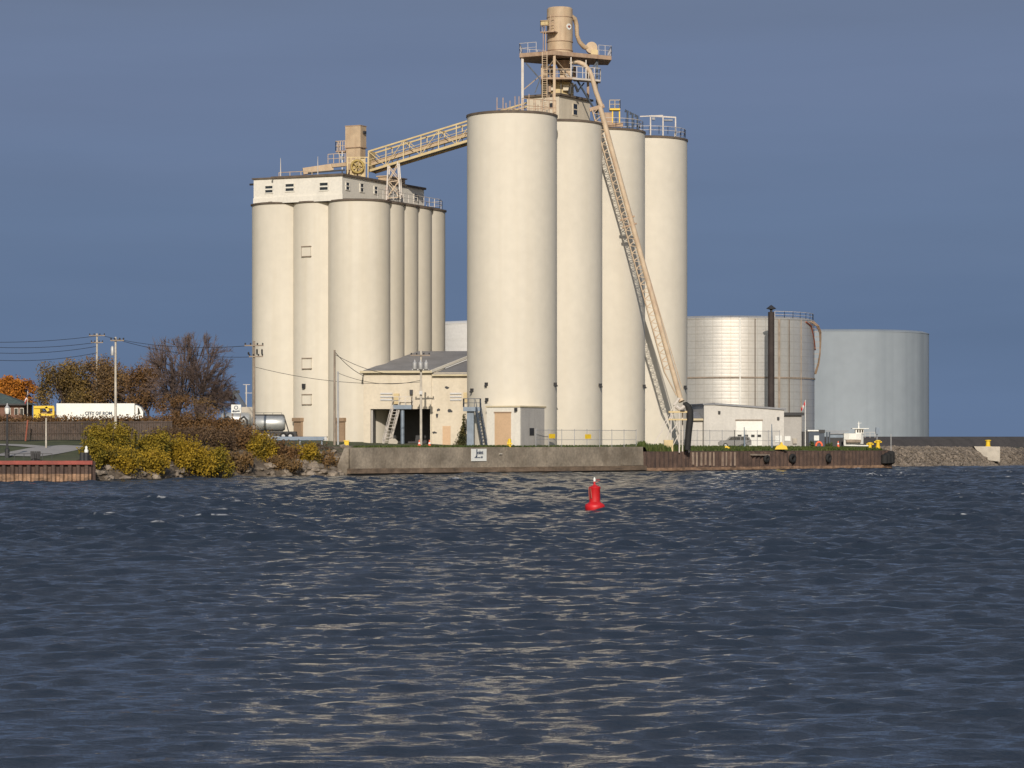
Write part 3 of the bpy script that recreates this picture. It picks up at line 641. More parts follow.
# vertical ladder up the front
m = MB()
for px in (542.3, 547): m.beam(P(px, 110, 379.6), P(px, 52, 379.6), .1)
for k in range(26): m.beam(P(542.3, 109-k*2.2, 379.6), P(547, 109-k*2.2, 379.6), .05)
m.build('ladder', M['tan'], t)
# white catwalk on the boom side
zc = PZ(79.5, 381.5)
ck = [Vector((PXc(571, 381.2), 381.2, zc)), Vector((PXc(600, 383.6), 383.6, zc)), Vector((PXc(600.5, 385.6), 385.6, zc)), Vector((PXc(574, 383.6), 383.6, zc))]
cw = MB().prism(ck, (0, 0, .25)).build('catwalk', M['steel'], t)
MB().rail([ck[0]+T*.25, ck[1]+T*.25, ck[2]+T*.25], 1.55, .9, .08).build('catwalk_railing', M['steel'], cw)
braces([(ck[0]+T*.1, Vector((ck[0].x, ck[0].y, Zd-.5)), .16), (P(586, 80, 382.5), P(586, 60, 382.5), .14), (P(566, 74, 382), ck[0], .2)], M['steel'], cw, 'hanger')

# dust collector
cx, cy, cr = PXc(559.8, 383), 383.0, 1.76; zt = PZ(9.6, 383)
t = thing('dust_collector', 'tall tan cylindrical dust collector on the tower deck', 'dust collector', (cx, cy, Zd))
MB().lathe(cx, cy, [(cr*.98, Zd+.003), (cr*.98, Zd+1.6), (cr, Zd+1.62), (cr, zt), (cr-.15, zt+.2), (0, zt+.42)], 40).build('shell', M['tan'], t, sharp=35)
for z in (Zd+.4, Zd+1.6, zt-1.2): MB().lathe(cx, cy, [(cr+.06, z), (cr+.06, z+.1)], 40).build('flange', M['tanrust'], t, sharp=35)
# side inspection platform with cage
pf = Fr(PXc(549, 380.8), 380.9, PZ(31.6, 381), -25)
m = MB(); m.box(-1.1, .95, -.4, 1.0, -.15, 0, pf); sp_ = m.build('platform', M['tanrust'], t)
MB().rail([pf.p(-1.1, .9, 0), pf.p(-1.1, -.4, 0), pf.p(.95, -.4, 0)], 1.5, .7, .06).rail([pf.p(.4, -.4, 0), pf.p(.95, -.4, 0)], 2.2, .6, .07).build('platform_railing', M['tanrust'], sp_)
MB().box(-1.15, -.1, -.2, .5, .9, 1.5, pf).build('control_box', M['yellowtan'], sp_)
m = MB(); m.beam(pf.p(-.35, -.35, -.1), (pf.p(-.35, -.35).x, pf.p(-.35, -.35).y, Zd), .12); m.beam(pf.p(-.7, -.35, -.1), (pf.p(-.7, -.35).x, pf.p(-.7, -.35).y, Zd), .1); m.build('platform_post', M['tanrust'], sp_)
# round emblem: white disc with a dark bar
kx = (568.6-512)/F; ang = math.acos((PXc(568.6, 383)-cx)/cr); ex, ey = cx+cr*math.cos(ang), cy-cr*math.sin(ang)
nr = Vector((math.cos(ang), -math.sin(ang), 0)); ez = PZ(27, 382)
c_ = Vector((ex, ey, ez)); m = MB(); m.tube([c_-nr*.1, c_+nr*.06], .42, 24); em = m.build('emblem', M['signwhite'], t)
side = Vector((0, 0, 1)).cross(nr); m = MB(); m.tube([c_+nr*.062, c_+nr*.075], .19, 16); m.beam(c_+nr*.08-side*.26+T*.02, c_+nr*.08+side*.26+T*.02, .03, .1); m.build('emblem_mark', M['rustplate'], em)
# duct running down to the fan
m = MB(); m.tube([P(571, 17, 383), P(574.8, 19, 383.4), P(576.6, 25, 383.6), P(577, 35, 383.8), P(579.5, 42, 384), P(584, 47, 384.4), P(590, 48.6, 385)], [.42, .34, .30, .29, .30, .34, .38], 12); m.build('duct', M['tan'], t, sharp=60)
fz = PZ(49, 385); fx = PXc(591.5, 385)
t2 = thing('exhaust_fan', 'round tan exhaust fan with motor on the tower deck', 'fan', (fx, 385.2, Zd))
m = MB(); m.tube([(fx, 384.4, fz+.12), (fx, 385.6, fz+.12)], .8, 20); m.build('casing', M['tan'], t2, sharp=40)
MB().box(fx-.1, fx+.85, 383.7, 384.38, Zd+.05, Zd+.75).build('motor', M['yellowtan'], t2)
MB().box(fx-.9, fx+.9, 383.8, 386, Zd+.002, Zd+.16).build('base_frame', M['dark'], t2)
# hopper, chute and lower bin hanging beneath the deck
t = thing('hopper', 'tan hopper and round bin under the tower deck', 'hopper', (cx, 384, ztp+.3))
MB().lathe(cx+.6, 384.2, [(.35, zl+.1), (.5, zl+.9), (1.3, Zd-.76)], 24).build('cone', M['tanrust'], t, sharp=40)
MB().box(PXc(541, 383), PXc(548, 383), 383, 385, zl+.02, zl+1.9).build('gearbox', M['tan'], t); MB().box(PXc(560, 383), PXc(571, 383), 383.2, 385, zl+.02, zl+1.5).build('gearbox', M['tan'], t)
MB().lathe(PXc(557.5, 385), 385.5, [(2.25, ztp+.3), (2.25, zl-.27)], 32).build('bin', M['yellowtan'], t, sharp=40)
m = MB()
for (pa, pb, ya, yb, dd) in ((543, 547, 62, 76, 384.5), (549.5, 553, 66, 77, 384), (565, 572, 58, 66, 385), (573, 576, 66, 78, 385.5), (547, 551, 80, 92, 382.6)):
    MB().box(PXc(pa, dd), PXc(pb, dd), dd, dd+1.2, PZ(yb, dd), PZ(ya, dd)).build('filter_box', M['tanrust'], t)
m = MB()
for (pa, ya, pb, yb) in ((541, 60, 552, 77), (556, 60, 569, 77), (548, 63, 548, 94), (574, 60, 570, 94), (561, 78, 561, 94), (544, 70, 574, 70)): m.beam(P(pa, ya, 382.2), P(pb, yb, 382.2), .13)
m.tube([P(569, 94, 382.6), P(570, 88, 382.6), P(575, 85, 382.6), P(578, 92, 382.6)], .2, 8); m.build('chute_pipe', M['dark'], t)
for px in (551, 566): MB().box(PXc(px-3, 383), PXc(px+3, 383), 382.9, 383.4, ztp+.9, ztp+1.7).build('access_panel', M['wall'], t)

# clutter on silo 3 / 4 roofs
t = thing('roof_platform', 'small yellow railed access platform on the third silo roof', 'platform', (PXc(615, 391.5), 391.5, ZR))
zp = PZ(110.5, 391.5)
MB().box(PXc(609.5, 391.5), PXc(620, 391.5), 391, 392.6, zp, zp+.25).build('floor', M['yellow'], t)
MB().rail([(PXc(609.5, 391.5), 391, zp+.25), (PXc(620, 391.5), 391, zp+.25), (PXc(620, 391.5), 392.6, zp+.25)], 1.15, .75, .08).build('railing', M['yellowtan'], t)
for px in (612.5, 619.5):
    MB().beam((PXc(px, 391.4), 391.4, ZR), (PXc(px, 391.4), 391.4, zp), .18).build('leg', M['yellow'], t)
tag(MB().box(PXc(604.5, 391), PXc(612, 391), 391.2, 393, ZR-.05, ZR+2.0).box(PXc(604, 391), PXc(623, 391), 390.6, 391.1, ZR-.05, ZR+.5).build('blower_housing', M['tanrust']), 'rusty tan blower housing behind the boom on the third silo roof', 'housing')
t = thing('vent_pipes', 'dark bent vent pipes standing on the third silo roof', 'vent pipes', (PXc(632, 394), 394, ZR))
for px in (627.5, 632.5, 637.5):
    m = MB(); zt_ = PZ(110.5+(px-627)*.5, 394)
    m.tube([P(px, 126, 394).xy.to_3d()+T*(ZR-.1), P(px, 1, 394).xy.to_3d()+T*zt_, P(px-1.6, 1, 394).xy.to_3d()+T*(zt_+.15), P(px-2.2, 1, 394).xy.to_3d()+T*(zt_-.2)], .13, 8); m.build('vent', M['darkblue'], t, sharp=60)
m = MB(); m.beam(P(627, 111, 394), P(638, 116, 394), .1); m.build('cross_bar', M['darkblue'], t)
t = thing('pipe_rack', 'pale steel pipe rack on the farthest silo roof', 'pipe rack', (PXc(660, 403), 403, ZR))
for px in (650.5, 663, 675.5):
    MB().beam((PXc(px, 403), 403, ZR-.2), (PXc(px, 403), 403, PZ(117, 403)), .18).build('post', M['steel'], t)
m = MB(); m.beam(P(640, 116.5, 403), P(663, 115.5, 403), .16); m.beam(P(651, 116, 403), P(676, 117.5, 403), .2); m.build('pipe', M['steel'], t)
MB().box(PXc(664, 403), PXc(672.5, 403), 402.7, 403.4, PZ(121, 403), PZ(119.6, 403)).build('valve', M['greysteel'], t); MB().box(PXc(652, 403), PXc(655, 403), 402.7, 403.4, PZ(120, 403), PZ(117.6, 403)).build('valve', M['greysteel'], t)

# ------------------------------------------------------------------ old elevator on the left
EL = Fr(*[0, 0]); c0 = Vector((-21.04, 385, 0)); r0 = 4.30
uy = Vector((.434, .901, 0)); vx = Vector((.901, -.434, 0)); degL = -25.72
ZL = PZ(200.6, 381)
kc = c0-uy*3.8-vx*.5
EL = Fr(kc.x, kc.y, 0, degL)
def elp(a, b): q = EL.p(a, b); return q.x, q.y
old = []
spec = [(.5, 3.8, 'broad cream corner silo of the old elevator'), (-5.6, 3.75, 'narrow cream silo with two outlined hatches in the elevator front'), (-11.57, 3.8, 'leftmost cream silo of the old elevator beside the bare tree'),
        (.5, 7.95, 'cream silo strip just right of the broad corner silo'), (.5, 12.1, 'cream silo strip midway along the receding side of the elevator'), (.5, 16.25, 'cream silo strip left of the drain pipe on the elevator side'), (.5, 20.4, 'last cream silo on the receding elevator side with a drain pipe')]
for i, (a, b, lb) in enumerate(spec):
    x, y = elp(a, b); r = 3.85 if i == 1 else r0
    old.append(silo('silo', x, y, r, 3.0, ZL, lb, M['silo_old'], 'joined silos of the old elevator', rimt=.2, rimo=.2))
# drain pipe on the last silo
x, y = elp(.5, 20.4); m = MB()
for q in (0, .5): 
    k = R(-64+q*6); m.beam((x+(r0+.12)*math.cos(k), y+(r0+.12)*math.sin(k), 4), (x+(r0+.12)*math.cos(k), y+(r0+.12)*math.sin(k), ZL), .16)
m.build('drain_pipe', M['silo'], old[6])
# roof railing along the receding side
x0_, y0_ = elp(4.5, 4); pts = [EL.p(4.4, b, ZL+.45) for b in (2.0, 8, 14, 20.5)]+[EL.p(3.2, 23.6, ZL+.45), EL.p(0.2, 24.5, ZL+.45)]
tag(MB().rail(pts, 1.2, 1.7, .07).build('roof_railing', M['steel']), 'pale handrail along the old elevator roof edge', 'railing')
tag(MB().prism([EL.p(-11.8, .2), EL.p(.6, .2), EL.p(4.2, 3.0), EL.p(4.5, 20.5), EL.p(2, 24.5), EL.p(-11.8, 24.5)], (0, 0, .28)).build('roof_slab', M['rim']), 'dark thin roof slab topping the joined elevator silos', 'roof')
for o in [bpy.data.objects['roof_slab']]: o.location.z += ZL+.1
# hatches and doors at the front
def on_cyl(i, px, py, dz=0):
    x, y = elp(spec[i][0], spec[i][1]); r = 3.85 if i == 1 else r0
    k = (px-512)/F; A_ = 1+k*k; B_ = -2*(k*x+y); C_ = x*x+y*y-r*r
    yy = (-B_-math.sqrt(max(B_*B_-4*A_*C_, 0)))/(2*A_); p = P(px, py, yy); nr = Vector((p.x-x, p.y-y, 0)).normalized()
    return p, Fr(p.x, p.y, p.z, math.degrees(math.atan2(nr.y, nr.x))+90)
for px, py, w_, hh in ((306.5, 251.5, 10, 9), (307, 363.5, 10, 9.5), (307, 399.5, 10, 9)):
    p, fr = on_cyl(1, px, py); sx = p.y/F; w2, h2 = w_*sx/2, hh*sx/2
    hp = MB().box(-w2, w2, -.12, .3, -h2, h2, fr).build('hatch', M['silo_old'], old[1])
    m = MB(); m.box(-w2-.05, w2+.05, -.24, .1, h2, h2+.14, fr); m.box(-w2-.05, w2+.05, -.2, .1, -h2-.12, -h2, fr); m.box(-w2-.05, -w2-.003, -.14, .1, -h2-.1, h2+.1, fr); m.build('hatch_frame', M['wood'], hp)
p, fr = on_cyl(1, 304.5, 386); MB().box(-.18, .18, -.4, .1, -.35, .3, fr).build('wall_lamp', M['dark'], old[1])
for i, px0, px1, lb in ((1, 293.5, 304.5, 0), (0, 336.5, 346, 0)):
    pa, fr = on_cyl(i, (px0+px1)/2, 430); zg = gz(pa.x, pa.y); sx = pa.y/F; w2 = (px1-px0)*sx/2
    dr = MB().box(-w2, w2, -.3, .8, zg-pa.z-.2, PZ(421.5, pa.y)-pa.z, fr).build('roller_door', M['brown'], old[i])
    MB().box(-w2-.12, w2+.12, -.55, .8, PZ(421.5, pa.y)-pa.z+.002, PZ(417.8, pa.y)-pa.z, fr).build('door_hood', M['brown'], dr)
# headhouse
t = thing('headhouse', 'long cream headhouse with paired windows on top of the old elevator', 'headhouse', EL.p(-6, 8, ZL+.4))
zh = PZ(175.4, 381.5); zb = ZL+.4
aL = EL.ony(253.3, 190, .6)[0]; aM = EL.ony(273.2, 190)[0]; bE = EL.onx(424, 190)[0]
MB().box(aM, 0, 0, bE, zb, zh, EL).build('walls', M['white'], t)
zl2 = PZ(178.6, 387); MB().box(aL, aM-.003, .7, bE-3, zb, zl2, EL).build('side_wing', M['white'], t)
MB().box(aM-.25, .25, -.25, bE+.25, zh+.002, zh+.3, EL).build('roof', M['rim'], t); MB().box(aL-.2, aM-.26, .5, bE-3, zl2+.002, zl2+.2, EL).build('roof', M['rim'], t)
MB().box(aM-.1, .1, -.12, -.003, zb-.3, zb+.55, EL).box(aL, aM-.1, .56, .697, zb-.3, zb+.55, EL).build('base_band', M['white'], t)
def win(frm, side, px0, px1, py0, py1, off=0):
    m = MB(); m2 = MB()
    if side == 'y':
        a0, z1 = frm.ony(px0, py0, off); a1, z0 = frm.ony(px1, py1, off); zm = (z0+z1)/2
        m.box(a0, a1, off-.04, off+.1, z0, z1, frm)
        for q0, q1 in ((z0-.14, z0), (zm-.1, zm+.1), (z1, z1+.08)): m2.box(a0-.1, a1+.1, off-.1, off+.1, q0, q1, frm)
        for q in (a0-.1, a1): m2.box(q, q+.1, off-.098, off+.1, z0-.1, z1+.04, frm)
    else:
        a0, z1 = frm.onx(px0, py0, off); a1, z0 = frm.onx(px1, py1, off); zm = (z0+z1)/2
        m.box(off-.1, off+.04, a0, a1, z0, z1, frm)
        for q0, q1 in ((z0-.1, z0), (zm-.05, zm+.08), (z1, z1+.1)): m2.box(off-.1, off+.1, a0-.2, a1+.2, q0, q1, frm)
        for q in (a0-.2, a1): m2.box(off-.1, off+.098, q, q+.2, z0-.08, z1+.08, frm)
    w_ = m.build('window', M['glass'], t); m2.build('frame', M['white'], w_)
win(EL, 'y', 265.5, 272.8, 186.2, 192.4, .7); win(EL, 'y', 285.8, 294, 184.2, 190.8); win(EL, 'y', 320, 328, 183, 189.8)
win(EL, 'x', 346, 349, 182.5, 190); win(EL, 'x', 360.3, 363.3, 183.5, 192); win(EL, 'x', 374.3, 377.2, 186.5, 194); win(EL, 'x', 398, 400.5, 190.5, 197); win(EL, 'x', 414, 417, 194, 201)
b0, z0 = EL.onx(386, 196); b1, z1 = EL.onx(389, 187)
MB().box(-.1, .05, b0, b1, zb, z1, EL).build('door', M['rustplate'], t)
# pipe stubs on the left side
m = MB(); m.tube([EL.p(aL-1.1, 1.5, PZ(183.3, 388)), EL.p(aL, 1.5, PZ(183.3, 388))], .14); m.tube([EL.p(aL-.9, 2.5, PZ(189, 388)), EL.p(aL, 2.5, PZ(189, 388))], .08); m.build('pipe_stub', M['dark'], t)
# masts and parapet pipe on the headhouse roof
for px, py, d, lb in ((280.6, 158, 386, 'thin antenna mast at the left of the headhouse roof'), (317.8, 156.5, 386, 'thin antenna mast left of the tan elevator box')):
    tag(MB().tube([(PXc(px, d), d, zh+.2), (PXc(px, d), d, PZ(py, d))], [.09, .03], 6).build('antenna_mast', M['steel']), lb, 'antenna', 'antennas on the headhouse')
tag(MB().rail([EL.p(EL.ony(279, 170, 2)[0], 2, zh+.3), EL.p(EL.ony(312, 170, 2)[0], 2, zh+.3)], .75, 1.8, .08, False).build('roof_railing', M['tan']), 'low tan rail behind the headhouse roof edge', 'railing')
# tan elevator head box
BX = Fr(PXc(360.5, 394), 394, 0, degL)
wB = -BX.ony(345.3, 140)[0]; lB = BX.onx(366.3, 140)[0]
t = thing('bucket_elevator', 'tall tan bucket elevator box rising from the headhouse roof', 'elevator box', BX.p(-wB/2, lB/2, zh+.3))
zt_, zm = PZ(125.6, 394), PZ(146.5, 394)
MB().box(-wB, 0, 0, lB, zm, zt_, BX).build('head', M['tan'], t)
MB().box(-wB+.08, -.08, .08, lB-.08, zh+.3, zm-.12, BX).build('casing', M['tan'], t)
MB().box(-wB-.1, .1, -.1, lB+.1, zm-.12, zm-.003, BX).box(-wB-.06, .06, -.06, lB+.06, zt_+.002, zt_+.1, BX).build('flange', M['tanrust'], t)
MB().box(.01, .3, .6, 1.2, PZ(133, 394), PZ(130.5, 394), BX).build('bracket', M['dark'], t)
m = MB(); m.box(-wB-1.55, -wB-.02, .0, 1.2, PZ(151, 394), PZ(149.6, 394), BX); sp_ = m.build('side_platform', M['tanrust'], t)
MB().rail([BX.p(-wB-.02, 0, PZ(149.6, 394)), BX.p(-wB-1.55, 0, PZ(149.6, 394)), BX.p(-wB-1.55, 1.2, PZ(149.6, 394))], 1.35, .4, .09).build('platform_railing', M['tan'], sp_)
m = MB(); m.beam(BX.p(-wB-.5, 0, zh+.3), BX.p(-wB-.5, 0, PZ(150.5, 394)), .14); m.beam(BX.p(-wB-1.2, .1, PZ(150.5, 394)), BX.p(-wB-.2, .1, zh+2.4), .12); m.box(-wB-.7, -wB-.4, -.1, .3, PZ(159, 394), PZ(155, 394), BX); m.build('platform_post', M['galv'], sp_)
# lower platform and sloped conveyor housing
t = thing('conveyor_housing', 'low sloping tan conveyor housing left of the elevator box', 'conveyor', P(325, 172, 392))
m = MB(); m.beam(P(303, 171.5, 391.5), P(333, 167, 392), 1.0, .9); m.beam(P(330, 166, 392), P(345.5, 164.5, 393), 1.6, .5); m.build('cover', M['tan'], t)
m = MB(); m.beam(P(308, 173, 390.8), P(345, 170, 392), .2); m.build('underside_beam', M['dark'], t)
MB().rail([P(328, 163.6, 391.6), P(345, 162.4, 392)], 1.3, .7, .08).build('railing', M['tan'], t)
# yellow drive machinery at the bridge foot
t = thing('drive_unit', 'yellow conveyor drive machinery at the foot of the bridge', 'drive unit', P(361, 174, 393))
m = MB(); wc = P(357.5, 166.5, 391.3)
ring = [wc+Vector((.85*math.cos(a), 0, .85*math.sin(a))) for a in [k*math.pi/9 for k in range(19)]]; m.tube(ring, .16, 6)
for k in range(3): a = k*math.pi/3+.3; m.beam(wc-Vector((.85*math.cos(a), 0, .85*math.sin(a))), wc+Vector((.85*math.cos(a), 0, .85*math.sin(a))), .13)
m.build('drive_wheel', M['ochre'], t)
m = MB(); m.box(PXc(352, 392), PXc(357, 392), 391.8, 393, zh+.3, PZ(160, 392)); m.box(PXc(361, 392), PXc(364.5, 392), 391.8, 393, zh+.3, PZ(158, 392)); m.build('guard', M['yellowtan'], t)
m = MB()
for px in (347.5, 351, 356, 360, 365, 368): m.beam((PXc(px, 391.6), 391.6, zh+.2), (PXc(px, 391.6), 391.6, PZ(157, 391.6)), .13)
m.beam(P(347, 157.3, 391.6), P(369, 157.3, 391.6), .12); m.beam(P(347, 163, 391.6), P(369, 163, 391.6), .1); m.build('frame', M['yellowtan'], t)
# small cabin behind the trestle
tag(MB().box(-1.6, -.1, 13.2, 18.5, zh+.3, zh+1.0, EL).box(-1.8, .1, 13.0, 18.8, zh+1.0, zh+1.15, EL).build('roof_cabin', M['tan']), 'small tan cabin on the headhouse roof behind the trestle', 'cabin')

# conveyor bridge
b0 = P(368.5, 151.5, 394); b1 = P(528, 102.5, 386.2); axis = (b1-b0); Lb = axis.length
side = Vector((axis.x, axis.y, 0)).normalized(); back = Vector((-side.y, side.x, 0)); dn = Vector((0, 0, -1))*2.75
t = thing('conveyor_bridge', 'yellow tan truss bridge carrying the conveyor between elevator and silos', 'conveyor bridge', b0+dn)
m = MB()
for o_ in (Vector(), back*2.4):
    m.beam(b0+o_, b1+o_, .22); 
m.build('top_chord', M['yellowtan'], t)
m = MB()
for o_ in (Vector(), back*2.4): m.beam(b0+dn+o_, b1+dn+o_, .2, .34)
m.build('bottom_chord', M['yellowtan'], t)
m = MB(); k = 9
for o_ in (Vector(), back*2.4):
    for i in range(k+1):
        p = b0.lerp(b1, i/k)+o_; m.beam(p, p+dn, .13)
        if i < k:
            q = b0.lerp(b1, (i+1)/k)+o_
            m.beam(p+dn, q, .09) if i % 2 else m.beam(p, q+dn, .09)
for i in range(k+1):
    p = b0.lerp(b1, i/k); m.beam(p, p+back*2.4, .1); m.beam(p+dn, p+dn+back*2.4, .14)
m.build('web_members', M['yellowtan'], t)
m = MB(); m.prism([b0+dn*.985+back*.2, b0+dn*.985+back*2.2, b1+dn*.985+back*2.2, b1+dn*.985+back*.2], (0, 0, .1)); m.build('walkway', M['greysteel'], t)
m = MB(); m.beam(b0+dn*.58+back*1.3, b1+dn*.58+back*1.3, .9, .55); m.build('belt_cover', M['tan'], t)
m = MB()
for h_ in (.42, .74): m.beam(b0+dn*h_+back*.12, b1+dn*h_+back*.12, .06)
m.build('handrail', M['yellowtan'], t)
m = MB(); m.box(-.1, .1, 0, 2.4, -2.75, .1, Fr(b0.x, b0.y, b0.z, math.degrees(math.atan2(side.y, side.x)))); m.build('end_frame', M['yellowtan'], t)
# trestle under the bridge
t = thing('trestle', 'faded pinkish steel trestle propping the bridge on the elevator roof', 'trestle', P(394, 196, 391))
m = MB(); br = P(392, 166, 391)
tops = [P(388, 165, 390.5), P(397.5, 161.5, 390.2), P(389.5, 165, 393), P(399, 161.5, 392.6)]
bots = [P(386.5, 200, 390.5), P(400.5, 199, 390.2), P(388.5, 198, 393), P(402, 197, 392.6)]
for a, b in zip(tops, bots): m.beam(b, a, .18)
m.build('legs', M['steel'], t).name = 'leg_frame'
m = MB()
for f0, f1 in ((.05, .5), (.5, .95)):
    for i, j in ((0, 1), (2, 3)):
        m.beam(tops[i].lerp(bots[i], f0), tops[j].lerp(bots[j], f1), .1); m.beam(tops[j].lerp(bots[j], f0), tops[i].lerp(bots[i], f1), .1)
    for i, j in ((0, 1), (0, 2), (1, 3)): m.beam(tops[i].lerp(bots[i], f1), tops[j].lerp(bots[j], f1), .1)
m.build('bracing', M['pinktan'], t)

# ------------------------------------------------------------------ slanting loading boom
q0 = P(600, 107, 383.6); q1 = P(680.5, 399, 388.5)
t = thing('loading_boom', 'long slanting tan loading boom leaning from tower to quay', 'loading boom', q1)
dr = (q1-q0).normalized(); sd = dr.cross(Vector((0, 1, 0))).normalized()       # across, in the picture plane of the silo row
sd = sd if sd.x < 0 else -sd
bk = dr.cross(sd).normalized()
m = MB(); m.tube([P(569, 62, 382.6), P(577, 61.6, 382.6), P(584, 64.5, 382.7), P(589.5, 71, 382.8), P(592.5, 79, 383), P(596, 92, 383.3), q0+sd*-.2], .33, 12); m.build('elbow_pipe', M['pinktan'], t, sharp=60)
m = MB(); m.tube([q0, q0.lerp(q1, .995)], .36, 12); m.build('pipe', M['pinktan'], t, sharp=60)
m = MB(); g = q0.lerp(q1, .02)
o1, o2 = sd*1.15+bk*.45, sd*1.15-bk*.45
for o_ in (o1, o2): m.tube([q0+o_, q0.lerp(q1, .9)+o_*1.0, q0.lerp(q1, .985)+o_*.35], .085, 6)
m.build('truss_chord', M['pinktan'], t)
m = MB(); k = 34
for i in range(k):
    p, q = q0.lerp(q1, .9*i/k), q0.lerp(q1, .9*(i+1)/k); h_ = p.lerp(q, .5)
    for o_ in (o1, o2): m.beam(p, h_+o_, .07); m.beam(h_+o_, q, .07)
    m.beam(h_+o1, h_+o2, .06)
m.build('truss_lacing', M['pinktan'], t)
m = MB()
for f_ in (.0, .375, .40):
    p = q0.lerp(q1, f_); m.beam(p-sd*.6, p+sd*1.5, .5, .22 if f_ else .5)
m.build('joint_collar', M['tanrust'], t)
m = MB(); m.tube([q1, q1+Vector((.15, -.1, -.35))], [.36, .44], 12); m.build('nozzle', M['pinktan'], t)
# lower stay lines
m = MB(); m.tube([q0.lerp(q1, .4)-sd*.2, q1+Vector((.3, 0, 1.2))], .06, 6); m.build('stay', M['pinktan'], t)
# quay frame under the boom
zq = 2.9
t = thing('boom_support', 'yellow and white braced frame standing under the boom foot', 'support frame', P(676, 447, 389))
f1 = PZ(412, 388); 
m = MB(); m.box(PXc(668.5, 388), PXc(690.5, 388), 387.6, 389.2, f1-.12, f1+.14); m.box(PXc(668.5, 388), PXc(690.5, 388), 387.6, 389.2, PZ(419.6, 388)-.1, PZ(419.6, 388)+.12); m.build('platform', M['yellowtan'], t)
for px, d in ((671, 387.7), (679.3, 387.7), (682.5, 389.1), (689, 389.1)):
    MB().beam((PXc(px, d), d, 2.7), (PXc(px, d), d, f1), .16).build('leg', M['steel'], t)
m = MB(); m.beam(P(652, 447.5, 388), P(672, 414, 388), .14); m.beam(P(665, 447, 388), P(676, 402, 388), .12); m.beam(P(660, 430, 388.4), P(677, 400, 388.3), .1); m.beam(P(675, 419, 388), P(679, 433, 388), .13); m.beam(P(671, 432, 388), P(680, 420, 388), .12); m.beam(P(680, 447, 388), P(676, 432, 388), .12); m.beam(P(672, 447, 388), P(680, 432, 388), .1); m.build('bracing', M['steel'], t)
m = MB(); m.tube([P(676, 406, 388), P(680, 409.5, 388), P(684.5, 406, 388.2)], .35, 10); m.beam(P(674, 405, 388), P(679, 398, 388), .3); m.build('swivel', M['steel'], t)
m = MB(); m.box(PXc(650, 388), PXc(664, 388), 387.6, 388.8, 2.7, PZ(446.3, 388)); m.box(PXc(664, 388), PXc(673, 388), 387.6, 389, 2.7, PZ(440, 388)); m.build('base_skid', M['yellowtan'], t)
MB().box(PXc(680, 388), PXc(684.5, 388), 387.3, 388.4, PZ(411, 388), PZ(409.8, 388)).build('clamp', M['dark'], t)
m = MB(); m.tube([P(683.5, 404.6, 388.2), P(686, 404.4, 388.1), P(688.3, 406.5, 388), P(689.8, 411, 387.9), P(690, 420, 387.8), P(688.6, 433, 387.7), P(687.3, 450, 387.6)], [.32, .38, .45, .5, .5, .47, .44], 12)
tag(m.build('loading_hose', M['black'], sharp=60), 'thick black hose drooping from the boom foot to the quay', 'hose')

# ------------------------------------------------------------------ low shed between the silos
SH = Fr(PXc(469, 377), 377, 0, -5)
zg = 3.5
aL = SH.ony(363.5, 372)[0]; aC = SH.ony(431.5, 372)[0]; ze = PZ(371.5, 377.5)
t = thing('loading_shed', 'cream loading shed with grey roof and dark open bay', 'shed', SH.p(aL/2, 4, zg))
o0, zo = SH.ony(370.5, 409); o1_, _ = SH.ony(430.2, 409)
DP = 13.5
m = MB()
m.box(aL, o0, 0, .35, zg-.4, ze, SH); m.box(o1_, aC, 0, .35, zg-.4, ze, SH); m.box(o0, o1_, 0, .35, zo, ze, SH)   # front wall round the bay
m.box(aL, aL+.3, .35, 3, zg-.4, ze, SH)
m.build('front_wall', M['wall'], t)
m = MB(); m.box(aC+.01, .2, .12, .5, zg-.4, ze-.15, SH); m.build('side_bay_wall', M['wall'], t)
m = MB(); m.box(o0-.02, o0+.28, .36, 8, zg-.4, zo+.6, SH); m.build('bay_side_wall', M['greywall'], t)
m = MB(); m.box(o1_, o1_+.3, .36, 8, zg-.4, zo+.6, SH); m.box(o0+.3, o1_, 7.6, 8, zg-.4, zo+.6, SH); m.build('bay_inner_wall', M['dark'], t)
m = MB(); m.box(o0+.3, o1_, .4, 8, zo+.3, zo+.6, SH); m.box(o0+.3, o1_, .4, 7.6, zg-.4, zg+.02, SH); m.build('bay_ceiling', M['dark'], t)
rz0, zr = SH.ony(418, 351.2, DP); rz1, _ = SH.ony(485, 351.2, DP); cz, zc_ = SH.ony(470, 356.3, 9.5)
R0, R1, CE = SH.p(rz0, DP, zr), SH.p(rz1, DP, zr), SH.p(aC, -.5, ze)
m = MB(); m.prism([SH.p(aL-.4, -.5, ze), CE, SH.p(cz, 9.5, zc_), R1, R0], (0, 0, -.25)); m.prism([SH.p(aL-.4, -.5, ze), R0, SH.p(aL-.4, DP+4, ze)], (0, 0, -.25)); rf = m.build('roof', M['roofgrey'], t)
m = MB(); m.prism([SH.p(aC+.1, -.3, ze-.35), SH.p(.3, -.3, ze-.35), SH.p(.3, 9, zc_-.6), SH.p(cz-.5, 9, zc_-.6)], (0, 0, -.2)); m.build('lean_to_roof', M['roofgrey'], t)
m = MB(); m.beam(SH.p(aL-.42, -.55, ze-.05), SH.p(aC+.1, -.55, ze-.05), .16, .3); m.beam(SH.p(aC+.1, -.42, ze-.5), SH.p(.2, -.42, ze-.5), .14, .22); m.build('eave_trim', M['trim'], rf)
m = MB(); m.beam(SH.p(aC+.03, -.55, ze), SH.p(cz, 9.5, zc_+.02), .2, .34); m.build('rake_trim', M['white'], rf)
